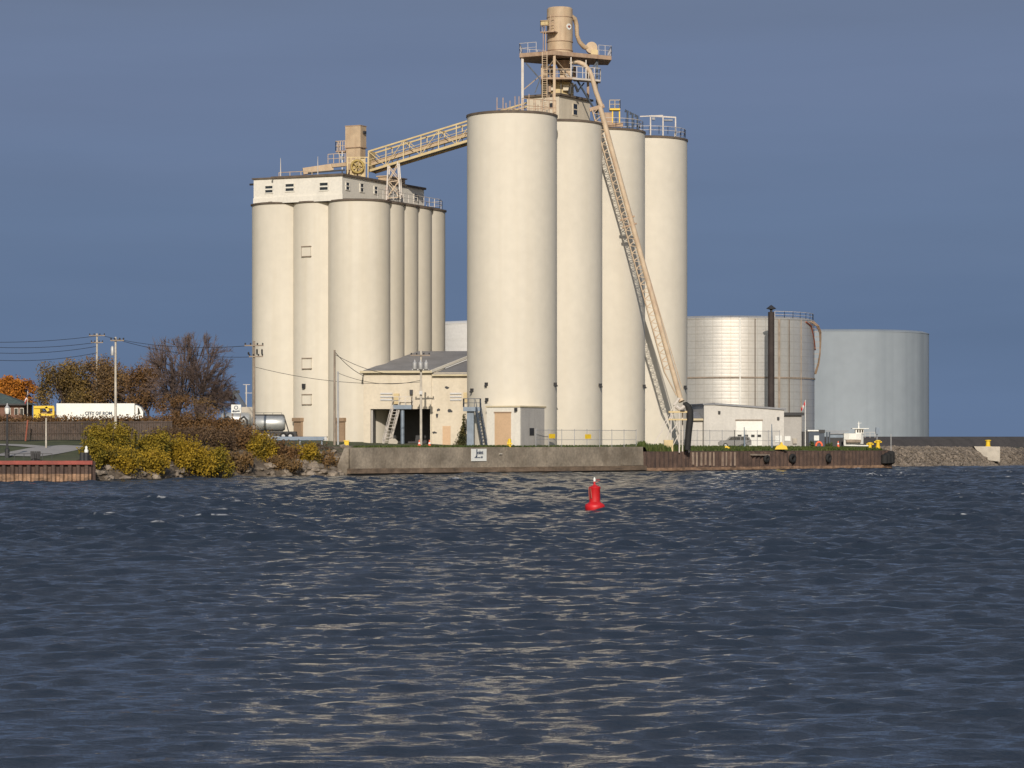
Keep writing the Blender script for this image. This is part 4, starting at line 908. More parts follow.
# wall stains/patches that have their own shape, louvres, door patch
m = MB()
for (pa, pb, qa, qb) in ((444, 449, 386, 389), (436.5, 440, 408, 411.5), (435.5, 438.5, 413, 418.5), (447, 453, 409, 413), (431.5, 437, 431, 434)):
    a0, z1 = SH.ony(pa, qa); a1, z0 = SH.ony(pb, qb); am, zm = (a0+a1)/2, (z0+z1)/2
    ring = []
    for k in range(9):
        x = 2*math.pi*k/9; rr = random.uniform(.6, 1.15); ring.append(SH.p(am+(a1-a0)/2*rr*math.cos(x), .115, zm+(z1-z0)/2*rr*math.sin(x)))
    m.prism(ring, SH.v*-.02)
m.build('spalled_patch', M['dark'], t)
a0, z1 = SH.ony(442.5, 426); a1, z0 = SH.ony(450.5, 446)
MB().box(a0, a1, .06, .118, zg-.2, z1, SH).build('blocked_door', M['peach'], t)
for pa, pb in ((380.5, 392.5), (450, 461.5)):
    m = MB(); off = 0 if pa < 400 else .12
    for py in (393.4, 396.6, 399.6):
        a0, z0 = SH.ony(pa, py); a1, _ = SH.ony(pb, py); m.box(a0, a1, off-.16, off-.003, z0-.12, z0+.09, SH)
    m.build('louvre', M['galv'], t)
a0, z0 = SH.ony(411.5, 392); MB().box(a0-.2, a0+.2, -.5, -.003, z0-.35, z0+.3, SH).build('wall_lamp', M['dark'], t)
# outside stairs
def stair(label, fr, x0, x1, zb_, zt_, plat, mt, mt2, yoff, n=13, wx=.95, wd=1.2, face=.32):
    """steel stair seen partly from its foot: foot at a=x0 on the ground, head at a=x1 under the landing"""
    t = thing('steel_stair', label, 'stair', fr.p(x0, yoff, zb_), 'steel stairs at the shed')
    sx = wx if x1 > x0 else -wx
    A_ = [(x0, yoff-1.4, x1, yoff), (x0+wx*.9, yoff-1.0, x1+wx*.9, yoff+.4)]
    m = MB()
    for xa, ya, xb, yb in A_: m.beam(fr.p(xa, ya, zb_), fr.p(xb, yb, zt_), .1, .26)
    m.build('stringers', mt, t).name = 'stringer'
    m = MB()
    for k in range(1, n):
        f_ = k/n; p = fr.p(*[A_[0][i]*(1-f_)+A_[0][i+2]*f_ for i in (0, 1)], zb_+(zt_-zb_)*f_); q = fr.p(*[A_[1][i]*(1-f_)+A_[1][i+2]*f_ for i in (0, 1)], zb_+(zt_-zb_)*f_); m.beam(p, q, .26, .06)
    m.build('treads', mt, t).name = 'tread'
    m = MB()
    for xa, ya, xb, yb in A_:
        m.beam(fr.p(xa, ya, zb_+1), fr.p(xb, yb, zt_+1), .06)
        for f_ in (.02, .35, .68): m.beam(fr.p(xa+(xb-xa)*f_, ya+(yb-ya)*f_, zb_+(zt_-zb_)*f_), fr.p(xa+(xb-xa)*f_, ya+(yb-ya)*f_, zb_+(zt_-zb_)*f_+1), .05)
    m.build('handrail', mt, t)
    a0, a1 = plat
    p_ = MB().box(a0, a1, yoff-.1, yoff+wd, zt_-.55, zt_, fr).build('landing', mt2, t)
    MB().rail([fr.p(a0, yoff+wd-.1, zt_), fr.p(a0, yoff-.05, zt_), fr.p(a1, yoff-.05, zt_), fr.p(a1, yoff+wd-.1, zt_)], 1.1, .8, .08).build('landing_railing', mt, p_)
    return t
x0, _ = SH.ony(382.5, 445, -3.0); x1, zt_ = SH.ony(393.5, 405, -1.6); xr, _ = SH.ony(411.5, 408, -1.6)
t = stair('pale steel stair rising to a landing in front of the dark bay', SH, x0, x1, zg, zt_, (x1-.1, xr), M['steel'], M['bluesteel'], -1.6)
xc, _ = SH.ony(402.5, 430, -1.1); MB().tube([SH.p(xc, -1.1, zg), SH.p(xc, -1.1, zt_-.56)], .26, 10).build('column', M['bluesteel'], t)
a0, z1 = SH.ony(393.5, 393.5, -.5); a1, z0 = SH.ony(399, 404, -.5); MB().box(a0, a1, -.6, -.05, z0, z1, SH).build('gate_panel', M['yellowtan'], t)
SF = Fr(PXc(469, 369.5), 369.5, 0, -5)
x0, _ = SF.ony(486, 444, -2.4); x1, zt_ = SF.ony(472.5, 407, -1.2); xl, _ = SF.ony(463.3, 407, -1.2); xr, _ = SF.ony(480, 407, -1.2)
t = stair('dark steel stair descending toward the small shed at the silo foot', SF, x0-.4, x1+.4, zg-.1, zt_, (xl, xr), M['darkblue'], M['bluesteel'], -1.3, wx=.6, wd=1.3)
xc, _ = SF.ony(470.5, 430, -.6); MB().box(xc-.45, xc+.45, -.9, -.1, zg-.1, zt_-.56, SF).build('column', M['bluesteel'], t)
a0, z1 = SF.ony(463.3, 392.5, -.1); a1, z0 = SF.ony(467, 403.5, -.1); MB().box(a0, a1, -.1, .2, z0, z1, SF).build('gate_panel', M['yellowtan'], t)
tag(MB().prism([P(387, 446.5, 374), P(389.5, 439, 374), P(395, 438.6, 374), P(398, 441.4, 374), P(396.5, 446.5, 374)], (0, .8, 0)).build('concrete_chunk', M['palecon']), 'pale broken concrete chunk under the stair', 'concrete block')

# ------------------------------------------------------------------ small shed at the silo foot
KB = Fr(PXc(520, 365.6), 365.6, 0, -32)
wS = -KB.ony(486.6, 430)[0]; lS = KB.onx(545.4, 430)[0]; zs = PZ(407.2, 366)
t = thing('lean_to_shed', 'small flat roofed shed with tan roller door at the front silo foot', 'shed', KB.p(-wS/2, lS/2, 3.4))
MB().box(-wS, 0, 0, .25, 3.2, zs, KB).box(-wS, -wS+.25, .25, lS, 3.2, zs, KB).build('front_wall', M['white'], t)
MB().box(-.25, 0.01, .26, lS, 3.2, zs-.003, KB).build('side_wall', M['greywall'], t)  # shade of this side face is put into its grey colour
MB().box(-wS-.12, .14, -.12, lS, zs+.002, zs+.2, KB).build('roof', M['trim'], t)
a0, z1 = KB.ony(494.8, 413); a1, _ = KB.ony(511, 413)
d_ = MB().box(a0, a1, -.05, .02, 3.3, z1, KB).build('roller_door', M['peach'], t)
MB().box(a0-.08, a1+.08, -.12, .02, z1+.002, z1+.16, KB).build('door_frame', M['brown'], d_)
b0_, z1 = KB.onx(529.5, 428); b1_, z0 = KB.onx(533.8, 435.5)
MB().box(.0, .05, b0_, b1_, z0, z1, KB).build('window', M['dark'], t)
a0, z1 = KB.ony(516.5, 407.5); MB().box(a0-.15, a0+.15, -.35, -.002, z1-.5, z1-.05, KB).build('wall_lamp', M['dark'], t)

# ------------------------------------------------------------------ silver tanks and the blue tank
def tank(cx_px, d, rpx, ytop, mt, label, rings=(), z0=2.8, n=128):
    x = PXc(cx_px, d); r = rpx*d/F; zt = PZ(ytop, d-r)
    t = thing('storage_tank', label, 'storage tank', (x, d, z0))
    MB().lathe(x, d, [(r, z0), (r, zt)], n).build('shell', mt, t, sharp=30)
    MB().lathe(x, d, [(r+.06, zt), (r+.06, zt+.14), (r-1, zt+.5), (0, zt+1.0)], n).build('roof', mt, t, sharp=25)
    for py in rings:
        z = PZ(py, d-r); MB().lathe(x, d, [(r+.13, z-.12), (r+.13, z+.14)], n).build('stiffener_ring', M['wood'], t, sharp=30)
    return t, x, r, zt
t, tx, tr, tz = tank(728, 460, 86, 318.5, M['panel'], 'large silver panelled tank with dark ring and roof rail behind the white building', (377.5,), 2.9)
def onT(px, py):
    k = (px-512)/F; A_ = 1+k*k; B_ = -2*(k*tx+460); C_ = tx*tx+460*460-tr*tr; yy = (-B_-math.sqrt(max(B_*B_-4*A_*C_, 0)))/(2*A_); return P(px, py, yy)
p = onT(740, 400); m = MB(); m.tube([(p.x, p.y, 3), (p.x, p.y, tz)], .16, 10); m.build('painted_glint', M['truckwhite'], t, sharp=60)  # sun glint on the shell, painted as a white upright strip
for px in (755, 779, 789, 801):
    p = onT(px, 400); nr = Vector((p.x-tx, p.y-460, 0)).normalized(); p = p+nr*.05; m = MB(); m.beam((p.x, p.y, 3), (p.x, p.y, tz), .14 if px != 779 else .3); m.build('vertical_seam', M['rim'] if px in (755, 789) else M['wood'], t)
pts = [Vector((tx+(tr-.2)*math.cos(a), 460+(tr-.2)*math.sin(a), tz+.25)) for a in [R(-62+k*8) for k in range(9)]]
MB().rail(pts, 1.0, 1.6, .07).build('roof_railing', M['steel'], t)
# curved stair/pipe hugging the right flank
m = MB()
def flank(a, rr, z): return Vector((tx+rr*math.cos(R(a)), 460+rr*math.sin(R(a)), z))
prof = [(-26, .3, 320), (-22, .9, 324), (-17, 1.1, 330), (-12, 1.0, 340), (-8, .9, 352), (-4, .7, 362), (0, .3, 372)]
for da in (0, 5): m.tube([flank(a+da, tr+o_, PZ(py, 448)) for a, o_, py in prof], .13, 6)
for k in range(len(prof)-1):
    for f_ in (0, .5):
        a = prof[k][0]*(1-f_)+prof[k+1][0]*f_; o_ = prof[k][1]*(1-f_)+prof[k+1][1]*f_; z = PZ(prof[k][2]*(1-f_)+prof[k+1][2]*f_, 448)
        m.beam(flank(a, tr+o_, z), flank(a+5, tr+o_, z), .08); m.beam(flank(a, tr+o_, z), flank(a, tr, z), .06)
m.build('caged_ladder', M['tanrust'], t)
m = MB(); m.tube([onT(806, 322)+Vector((0, -.2, 0)), onT(811, 326)+Vector((0, -.3, 0)), onT(814, 340)+Vector((0, -.3, 0)), onT(815, 350)+Vector((0, -.3, 0))], .12, 6); m.build('rust_pipe', M['rustplate'], t)
tank(838, 545, 90, 331.6, M['bluetank'], 'huge dull blue grey tank at the right beyond the silver tank', (), 3.0)
tank(484, 470, 54, 323.5, M['pale'], 'silver panelled tank half hidden between the two silo groups', (), 3.5)

# ------------------------------------------------------------------ white building with roll-up door, annexes and chimney
D = Fr(PXc(704, 416), 416, 0, 8)
zgR = 3.3
t = thing('white_building', 'white low building with sloping roof and roll-up door before the silver tank', 'building', D.p(6, 4, zgR))
wF = D.ony(784, 430)[0]; zl_ = PZ(404.8, 416); zr_ = PZ(410.2, 418); aN = D.ony(713.5, 410)[0]
m = MB(); m.prism([D.p(0, 0, zgR-.4), D.p(wF, 0, zgR-.4), D.p(wF, 0, zr_), D.p(aN+1.2, 0, zl_), D.p(0, 0, zl_)], D.v*9); m.build('walls', M['offwhite'], t)
m = MB(); m.prism([D.p(aN+.2, -.25, zl_+.02), D.p(wF+.25, -.25, zr_+.02), D.p(wF+.25, -.25, zr_+.28), D.p(aN+.2, -.25, zl_+.3)], D.v*9.4); m.prism([D.p(-.2, -.2, zl_+.003), D.p(aN+.18, -.2, zl_+.003), D.p(aN+.18, -.2, zl_+.2), D.p(-.2, -.2, zl_+.2)], D.v*9.3); m.build('roof', M['greysteel'], t)
a0, z1 = D.ony(736, 420.8); a1, _ = D.ony(762, 420.8)
d_ = MB().box(a0, a1, -.06, .1, zgR-.2, z1, D).build('roll_up_door', M['truckwhite'], t)
MB().box(a0-.1, a1+.1, -.14, .1, z1+.002, z1+.2, D).build('door_lintel', M['wood'], d_)
m = MB()
for pa, pb in ((737.5, 741.5), (744, 748), (751, 754.5), (757, 761)):
    x0, z1 = D.ony(pa, 434.6); x1, z0 = D.ony(pb, 437.2); m.box(x0, x1, -.085, -.062, z0, z1, D)
m.build('door_panes', M['glass'], d_)
for px, py in ((719, 412.3), (778, 418.3)):
    x0, z0 = D.ony(px, py); MB().box(x0-.15, x0+.15, -.35, -.003, z0-.2, z0+.2, D).build('wall_lamp', M['dark'], t)
x0, z0 = D.ony(779, 439); MB().box(x0-.6, x0+.4, -.1, -.004, z0-.5, z0+.5, D).build('notice', M['signwhite'], t)
# low annex on the left with grey roof
aA = D.ony(689, 430, 1)[0]
t = thing('low_annex', 'low cream annex with grey lean-to roof beside the white building', 'annex', D.p(-2, 3, zgR))
ze2 = PZ(418.5, 417)
MB().box(aA-2.5, -.02, 1, 7, zgR-.4, ze2-.2, D).build('walls', M['offwhite'], t)
m = MB(); m.prism([D.p(aA-2.6, .6, ze2-.15), D.p(aA-2.6, 4.0, ze2+1.05), D.p(aA-2.6, 7, ze2+.9), D.p(aA-2.6, 7, ze2-.15)], D.u*(2.55-aA)); m.build('roof', M['greysteel'], t)
MB().box(aA-2.5, -.03, .45, .6, ze2-.3, ze2, D).build('eave_trim', M['trim'], t)
# grey annex with dark canopy on the right
t = thing('grey_annex', 'grey annex with dark flat canopy at the right of the white building', 'annex', D.p(wF+1.4, 3, zgR))
a1 = D.ony(801.5, 430, 1)[0]
MB().box(wF+.02, a1, 1, 7, zgR-.4, PZ(415.5, 419), D).build('walls', M['greywall'], t)
MB().box(wF+.02, a1+.3, .5, 7.2, PZ(415.5, 419)+.003, PZ(412.5, 419), D).build('canopy', M['dark'], t)
x0, z0 = D.ony(787.5, 438.5, 1); MB().box(x0-.45, x0+.45, .92, .996, z0-.35, z0+.35, D).build('notice', M['signwhite'], t)
x0, z0 = D.ony(794.5, 441, 1); MB().box(x0-.3, x0+.3, .7, .996, z0-.4, z0+.4, D).build('meter_box', M['palecon'], t)
# chimney
d = 439; x = PXc(771.2, d)
t = thing('chimney', 'tall dark rusty chimney stack with conical cap behind the white building', 'chimney', (x, d, 3.3))
MB().lathe(x, d, [(.62, 3.2), (.62, PZ(409, d)), (.52, PZ(407, d)), (.5, PZ(312, d))], 20).build('stack', mat('dark_brown_stack', (.035, .025, .022), .8, var=.3, scale=.8), t, sharp=40)
MB().lathe(x, d, [(.2, PZ(311.8, d)), (.2, PZ(309.8, d)), (.75, PZ(308.8, d)), (.75, PZ(308.3, d)), (.15, PZ(305.5, d)), (.05, PZ(305, d))], 20).build('cap', M['dark'], t, sharp=40)
# flag pole with flag
d = 418; x = PXc(805.3, d)
t = thing('flagpole', 'white flagpole flying a small red and white flag', 'flagpole', (x, d, 3.2))
MB().tube([(x, d, 3.0), (x, d, PZ(400, d))], [.07, .04], 8).build('pole', M['truckwhite'], t)
def cloth(px0, py0, px1, py1, wpx, mt, name, dd, parent):
    m = MB(); vs = []; n_ = 6
    for i in range(n_+1):
        f_ = i/n_; px = px0+(px1-px0)*f_; py = py0+(py1-py0)*f_
        for s_ in (0, 1): vs.append(P(px+(.6 if s_ else 0), py+wpx*s_, dd)+Vector((0, .12*math.sin(f_*7+s_), 0)))
    m.add(vs, [(2*i, 2*i+1, 2*i+3, 2*i+2) for i in range(n_)]); return m.build(name, mt, parent)
fl = cloth(805, 401, 803.4, 404.2, 2.6, M['flagred'], 'flag', d-.05, t); cloth(803.4, 404.2, 802.0, 406.6, 3.2, M['flagwhite'], 'flag_band', d-.05, fl); cloth(802.0, 406.6, 800.8, 408.6, 2.8, M['flagred'], 'flag_band', d-.05, fl)

# ------------------------------------------------------------------ yard things at right
t = thing('site_cabin', 'dark blue site cabin with a pale notice on its wall', 'cabin', P(818, 447, 424))
d = 424; z0 = 3.2
MB().box(PXc(808.5, d), PXc(824.5, d), d, d+3, z0, PZ(431.3, d)).build('walls', M['darkblue'], t)
MB().box(PXc(807.5, d), PXc(818.5, d), d-.2, d+3, PZ(431.3, d)+.003, PZ(430, d)).build('roof', M['truckwhite'], t)
MB().box(PXc(819, d), PXc(825, d), d-.1, d+3, PZ(433, d), PZ(431.35, d)+.25).build('roof_edge', M['dark'], t)
MB().box(PXc(814, d), PXc(819, d), d-.08, d-.003, PZ(440.5, d), PZ(435.5, d)).build('notice', M['signwhite'], t)
MB().box(PXc(800.8, d), PXc(808, d), d-.3, d+2, z0, PZ(431.5, d)).build('dark_door', M['dark'], t)
m = MB(); pts = [P(819+3*math.cos(a)*-1, 446-4*math.sin(a), 420) for a in [k*math.pi/10 for k in range(11)]]; m.tube(pts, .16, 8)
tag(m.build('hose_arch', M['orange'], sharp=60), 'small red looped hose on the grass by the dark cabin', 'hose')
t = thing('yard_fence', 'grey rail and dark gate posts between cabin and boat', 'fence', P(838, 446, 440))
m = MB(); d = 440
for px in (827, 829.5): m.box(PXc(px-.7, d), PXc(px+.7, d), d, d+.3, 3.1, PZ(432, d))
m.build('gate_post', M['darkblue'], t)
m = MB(); m.box(PXc(826, d), PXc(849, d), d, d+.2, PZ(431.6, d), PZ(430.6, d)); m.box(PXc(830, d), PXc(845, d), d, d+.2, PZ(434, d), PZ(432.5, d)); m.build('rail', M['greysteel'], t)
MB().box(PXc(830, d), PXc(846, d), d+.3, d+.5, PZ(437.6, d), PZ(434.2, d)).build('panel', M['bluesteel'], t)
MB().box(PXc(830, d), PXc(846, d), d+.35, d+.45, 3.0, PZ(437.8, d)).build('lower_panel', M['dark'], t)
# white boat on the hard
t = thing('boat', 'white boat with wheelhouse and mast on the pier end', 'boat', P(855, 447, 436))
d = 436
def hull(y, flare): return [(PXc(844.3, d)-flare*.2, y), (PXc(864.4, d)+flare*.6, y)]
x0, x1 = PXc(844.3, d), PXc(864.2, d); zk, zg_ = PZ(444.6, d), PZ(433.4, d)
m = MB(); secs = [(0, .5), (.25, 1.0), (.6, 1.1), (.85, .7), (1, .06)]; vs = []
for f_, hw in secs:
    x = x0+(x1-x0)*f_; rise = .3*max(0, f_-.6)
    for y_, z_ in ((-hw, zg_+rise), (-hw*.92, (zk+zg_)/2), (-hw*.4, zk+rise), (hw*.4, zk+rise), (hw*.92, (zk+zg_)/2), (hw, zg_+rise)): vs.append((x, d+1+y_, z_))
k = 6; m.add(vs, [(i*k+j, (i+1)*k+j, (i+1)*k+(j+1) % k, i*k+(j+1) % k) for i in range(len(secs)-1) for j in range(k)]+[tuple(range(k)), tuple(range(len(vs)-1, len(vs)-1-k, -1))])
m.build('hull', M['truckwhite'], t)
MB().box(x0+.3, x1-.5, d+.0-.12, d+2.1, zk+.35, zk+.75).build('boot_stripe', M['wood'], t)
cb = MB().box(PXc(856, d), PXc(864, d), d+.4, d+1.7, zg_, PZ(428.9, d)).build('wheelhouse', M['truckwhite'], t)
m = MB()
for px in (857.2, 859.6, 862): m.box(PXc(px, d), PXc(px+1.6, d), d+.36, d+.398, PZ(432.6, d), PZ(429.8, d))
m.build('window', M['glass'], cb)
MB().box(PXc(852.5, d), PXc(869, d), d+.1, d+2, PZ(428.9, d)+.003, PZ(428.2, d)).build('wheelhouse_roof', M['truckwhite'], t)
m = MB(); m.tube([(PXc(859.5, d), d+1, PZ(428.2, d)), (PXc(859.5, d), d+1, PZ(421.5, d))], [.13, .05], 6); m.beam(P(857.5, 423.5, d+1), P(861.5, 423, d+1), .05); m.build('mast', M['truckwhite'], t)
MB().box(x0-.2, x1+.2, d+.2, d+1.8, zk-.75, zk-.003).build('cradle', M['dark'], t)
MB().rail([P(865, 438, d), P(875, 438, d)], .9, .7, .05).build('pulpit_rail', M['steel'], t)
tag(MB().tube([P(844, 445.3, 434), P(871, 445.8, 434)], .1, 6).build('mooring_boom', M['truckwhite']), 'thin white spar lying beside the white boat', 'spar')
# lamp stack behind boat
t = thing('radar_post', 'grey instrument post behind the white boat', 'post', P(877, 445, 452))
MB().tube([P(877, 446, 452), P(877, 430, 452)], .09, 6).build('post', M['greysteel'], t)
MB().box(PXc(875.8, 452), PXc(879.5, 452), 451.6, 452.4, PZ(434, 452), PZ(427.5, 452)).build('instrument_box', M['bluesteel'], t)
# yellow bollards etc.
def bollard(px, py, d, s, lb):
    p = P(px, py, d); t = thing('bollard', lb, 'bollard', p, 'yellow mooring bollards')
    MB().lathe(p.x, p.y, [(.34*s, p.z-.5), (.34*s, p.z+.1*s), (.26*s, p.z+.14*s), (.24*s, p.z+.75*s), (.4*s, p.z+.8*s), (.4*s, p.z+.98*s), (0, p.z+1.05*s)], 16).build('bollard_post', M['yellow'], t, sharp=40)
    MB().tube([(p.x-.55*s, p.y, p.z+.72*s), (p.x+.55*s, p.y, p.z+.72*s)], .12*s, 8).build('horn', M['yellow'], t); return t
bollard(870, 449, 428, 1.0, 'yellow bollard in front of the white boat'); bollard(878, 447, 429, 1.05, 'yellow bollard at the pier corner by the black fender')
p = P(727, 450, 399); t = thing('bollard', 'bent yellow mooring bollard in the grass edge below the parked car', 'bollard', p, 'yellow mooring bollards')
MB().tube([p+Vector((.3, 0, -.3)), p+Vector((.25, 0, .25)), p+Vector((0, 0, .4)), p+Vector((-.3, 0, .38))], [.22, .2, .2, .17], 10).build('bollard_post', M['yellow'], t, sharp=60)
p = P(781.5, 448, 406.5); t = thing('yellow_cover', 'yellow pyramid shaped cover on the grass above the sheet piling', 'cover', p)
MB().prism([p+Vector((-.95, 0, -.2)), p+Vector((.9, 0, -.2)), p+Vector((.75, 0, .25)), p+Vector((.25, 0, .45)), p+Vector((.1, 0, .85)), p+Vector((-.05, 0, .85)), p+Vector((-.2, 0, .5)), p+Vector((-.7, 0, .25))], (0, .9, 0)).build('hood', M['yellow'], t)
p = P(346.5, 445, 352); tag(MB().box(p.x-.28, p.x+.28, p.y, p.y+.5, p.z-.4, p.z+.45).box(p.x-.35, p.x+.35, p.y-.05, p.y+.55, p.z+.45, p.z+.58).build('yellow_hydrant_box', M['yellow']), 'squat yellow box on the grass by the brown silo door', 'box')
p = P(510.3, 446.8, 363.8); t = thing('bollard', 'yellow post standing beside the tan roller door', 'bollard', p, 'yellow mooring bollards')
MB().lathe(p.x-.1, p.y, [(.22, p.z-.4), (.22, p.z+1.0), (0, p.z+1.1)], 12).build('bollard_post', M['yellow'], t, sharp=40); MB().box(p.x-.42, p.x-.34, p.y-.1, p.y, p.z-.3, p.z+.7).box(p.x-.42, p.x+.25, p.y-.3, p.y-.23, p.z+.3, p.z+.5).build('guard', M['yellow'], t)

# traffic cones
def cone(p, lb):
    t = thing('traffic_cone', lb, 'traffic cone', p, 'traffic cones')
    MB().lathe(p.x, p.y, [(.22, p.z+.04), (.05, p.z+.92), (0, p.z+.93)], 14).build('cone_body', M['orange'], t, sharp=50)
    MB().box(p.x-.3, p.x+.3, p.y-.3, p.y+.3, p.z-.1, p.z+.04).build('base', M['orange'], t); MB().lathe(p.x, p.y, [(.163, p.z+.42), (.12, p.z+.62)], 14).build('reflective_band', M['flagwhite'], t, sharp=50); return t
cone(P(419.3, 447.2, 353), 'orange traffic cone left of the transformer pole'); cone(P(429.5, 447.2, 354), 'orange traffic cone right of the transformer pole'); cone(P(838.2, 447, 431), 'orange traffic cone near the white boat')

# parked car
d = 412
def car(px0, px1, ybase, ytop, d, lb):
    x0, x1 = PXc(px0, d), PXc(px1, d); z0 = PZ(ybase, d); zt = PZ(ytop, d); L_ = x1-x0; H_ = zt-z0
    t = thing('parked_car', lb, 'car', ((x0+x1)/2, d+1, z0))
    pr = [(0, .25), (.0, .5), (.05, .6), (.24, .66), (.36, .97), (.45, 1.0), (.86, 1.0), (.94, .9), (1.0, .6), (1.0, .25), (.9, .18), (.1, .18)]
    MB().prism([(x0+a*L_, d, z0+b*H_) for a, b in pr], (0, 1.8, 0)).build('body', M['carpaint'], t)
    m = MB()
    for g_ in ([(.285, .68), (.375, .92), (.46, .94), (.46, .68)], [(.48, .68), (.48, .94), (.66, .94), (.66, .68)], [(.68, .68), (.68, .94), (.84, .94), (.9, .86), (.93, .68)]): m.prism([(x0+a*L_, d-.004, z0+b*H_) for a, b in g_], (0, -.02, 0))
    m.build('window', M['glass'], t)
    for a in (.2, .8):
        w_ = MB().tube([(x0+a*L_, d-.05, z0+.34), (x0+a*L_, d+.2, z0+.34)], .36, 16).build('wheel', M['black'], t)
        MB().tube([(x0+a*L_, d-.07, z0+.34), (x0+a*L_, d-.051, z0+.34)], .2, 12).build('rim', M['galv'], w_)
car(719, 751.5, 447.8, 436.3, 412, 'grey station wagon parked in front of the white building')

# chain link fences
def chain(pts, h, post_px, label, signs=(), group=None):
    pts = [Vector(p) for p in pts]; t = thing('chain_link_fence', label, 'fence', pts[0])
    m = MB()
    for a, b in zip(pts, pts[1:]): m.beam(a+T*h, b+T*h, .06); m.beam(a+T*h*.45, b+T*h*.45, .045)
    m.build('rail', M['greysteel'], t)
    for a, b in zip(pts, pts[1:]):
        n_ = max(1, round((b-a).length/2.6))
        for i in range(n_+1):
            p = a.lerp(b, i/n_); MB().beam(p-T*.3, p+T*(h+.15), .08).build('post', M['greysteel'], t)
    m = MB()
    for a, b in zip(pts, pts[1:]): m.add([a, b, b+T*h, a+T*h], [(0, 1, 2, 3)])
    m.build('wire_mesh', M['chain'], t); return t
t = chain([Q.p(LAB*.632, 1.25, 3.45), Q.p(LAB-.3, 1.0, 3.45)], 2.3, None, 'chain-link fence on the quay before the silos with yellow signs')
for px, py in ((552, 436), (588, 436.4)):
    a0, z0 = Q.ony(px, py, 1.1); MB().box(a0-.65, a0+.55, 1.03, 1.07, z0-.32, z0+.28, Q).build('yellow_sign', M['yellow'], t)
chain([Q2.p(14.6, 6.2, 3.25), Q2.p(28, 4.9, 3.2), Q2.p(37.5, 3.6, 3.2)], 2.55, None, 'chain-link fence on the grass before the parked car')
# mast-like posts by the fence
for px, y0_, d, lb in ((772, 424, 408, 'slim blue grey post before the white building'), (744.5, 427, 406, 'slim grey post before the roll-up door')):
    tag(MB().tube([P(px, 448, d), P(px-.3, y0_, d)], [.14, .05], 8).build('slim_post', M['bluesteel']), lb, 'post')

# ------------------------------------------------------------------ utility poles and wires
def pole(px, d, ytop, r, mt, label, arms=(), extra=None, zb=None, group='utility poles'):
    x = PXc(px, d); z0 = gz(x, d)-.2 if zb is None else zb
    t = thing('utility_pole', label, 'utility pole', (x, d, z0), group)
    MB().tube([(x, d, z0), (x, d, PZ(ytop, d))], [r, r*.7], 10).build('pole', mt, t, sharp=60)
    for py, w0, w1 in arms:
        a_ = MB().beam(P(w0, py, d-.25), P(w1, py, d-.25), .13, .16).build('crossarm', M['wood'], t)
        m = MB()
        for f_ in (.04, .32, .68, .96):
            p = P(w0+(w1-w0)*f_, py, d-.25); m.lathe(p.x, p.y, [(.05, p.z+.08), (.1, p.z+.15), (.1, p.z+.25), (.05, p.z+.33)], 8)
        m.build('insulator', M['dark'], a_)
    return t, x, d
t, x, d = pole(115.6, 332, 337, .17, M['palewood'], 'pale wooden pole with a grey transformer before the white truck', [(340.5, 110.5, 124)])
MB().lathe(x-.35, d-.2, [(.18, PZ(355.5, d)), (.2, PZ(355, d)), (.2, PZ(347.5, d)), (.08, PZ(346, d))], 12).build('transformer', M['galv'], t, sharp=40)
pole(97, 440, 333.5, .2, M['palewood'], 'distant pole with two crossarms behind the brown trees', [(335.5, 89, 105), (342.5, 91, 103)])
t, x, d = pole(254, 352, 341, .19, M['wood'], 'dark pole with double crossarm before the leftmost silo', [(345.5, 244.5, 263.5), (356.5, 249, 263)])
m = MB()
for px in (257, 262): m.lathe(PXc(px, d-.3), d-.3, [(.05, PZ(349, d)), (.11, PZ(350, d)), (.11, PZ(353.5, d)), (.05, PZ(355, d))], 8)
m.lathe(PXc(248.5, d-.3), d-.3, [(.06, PZ(352, d)), (.13, PZ(353, d)), (.06, PZ(355, d))], 8); m.build('insulator_string', M['dark'], t)
pole(334.6, 352, 350, .17, M['wood'], 'bare wooden pole standing before the broad corner silo')
pole(338, 354, 371.5, .16, M['galv'], 'shorter grey pole just right of the bare wooden pole')
t, x, d = pole(421, 366, 350, .18, M['palewood'], 'wooden pole with three transformers before the dark bay', [(355.3, 410.5, 430)])
MB().beam(P(412, 369.5, d-.3), P(429, 369.5, d-.3), .14).build('transformer_rack', M['galv'], t)
for px in (415, 420.8, 426.3):
    MB().lathe(PXc(px, d), d-.62, [(.26, PZ(369.5, d)), (.29, PZ(369, d)), (.29, PZ(363, d)), (.1, PZ(361.5, d)), (.06, PZ(360, d))], 14).build('transformer', M['galv'], t, sharp=40)
MB().box(x-.2, x+.2, d-.5, d-.2, PZ(394.5, d), PZ(391, d)).build('meter_box', M['galv'], t)
pole(49.3-3.2, 318, 418, .11, M['palewood'], 'short white post before the brown fence', group=None)
def wire(p, q, sag, label, r=.035, group='overhead cables'):
    p, q = Vector(p), Vector(q); pts = [p.lerp(q, i/14)-T*sag*4*(i/14)*(1-i/14) for i in range(15)]
    return tag(MB().tube(pts, r, 5).build('overhead_cable', M['dark']), label, 'cable', group)
P97, P115 = 440, 332
for i, (ya, yb, dd) in enumerate(((342, 336, 0), (346.5, 342.5, 0), (352, 346.5, 0), (359, 353, 0))):
    wire(P(-20, ya, 420), P(96, yb, 440), .35+.1*i, ['topmost overhead cable left of the distant pole', 'second thick overhead cable left of the distant pole', 'third overhead cable sagging left of the distant pole', 'lowest overhead cable left of the distant pole'][i], .038)
wire(P(104, 336, 440), P(245, 346, 352), .8, 'overhead cable from the distant pole to the double crossarm pole', .035)
wire(P(122, 341, 332), P(249, 357, 352), .6, 'overhead cable above the bare tree to the double crossarm pole', .03)
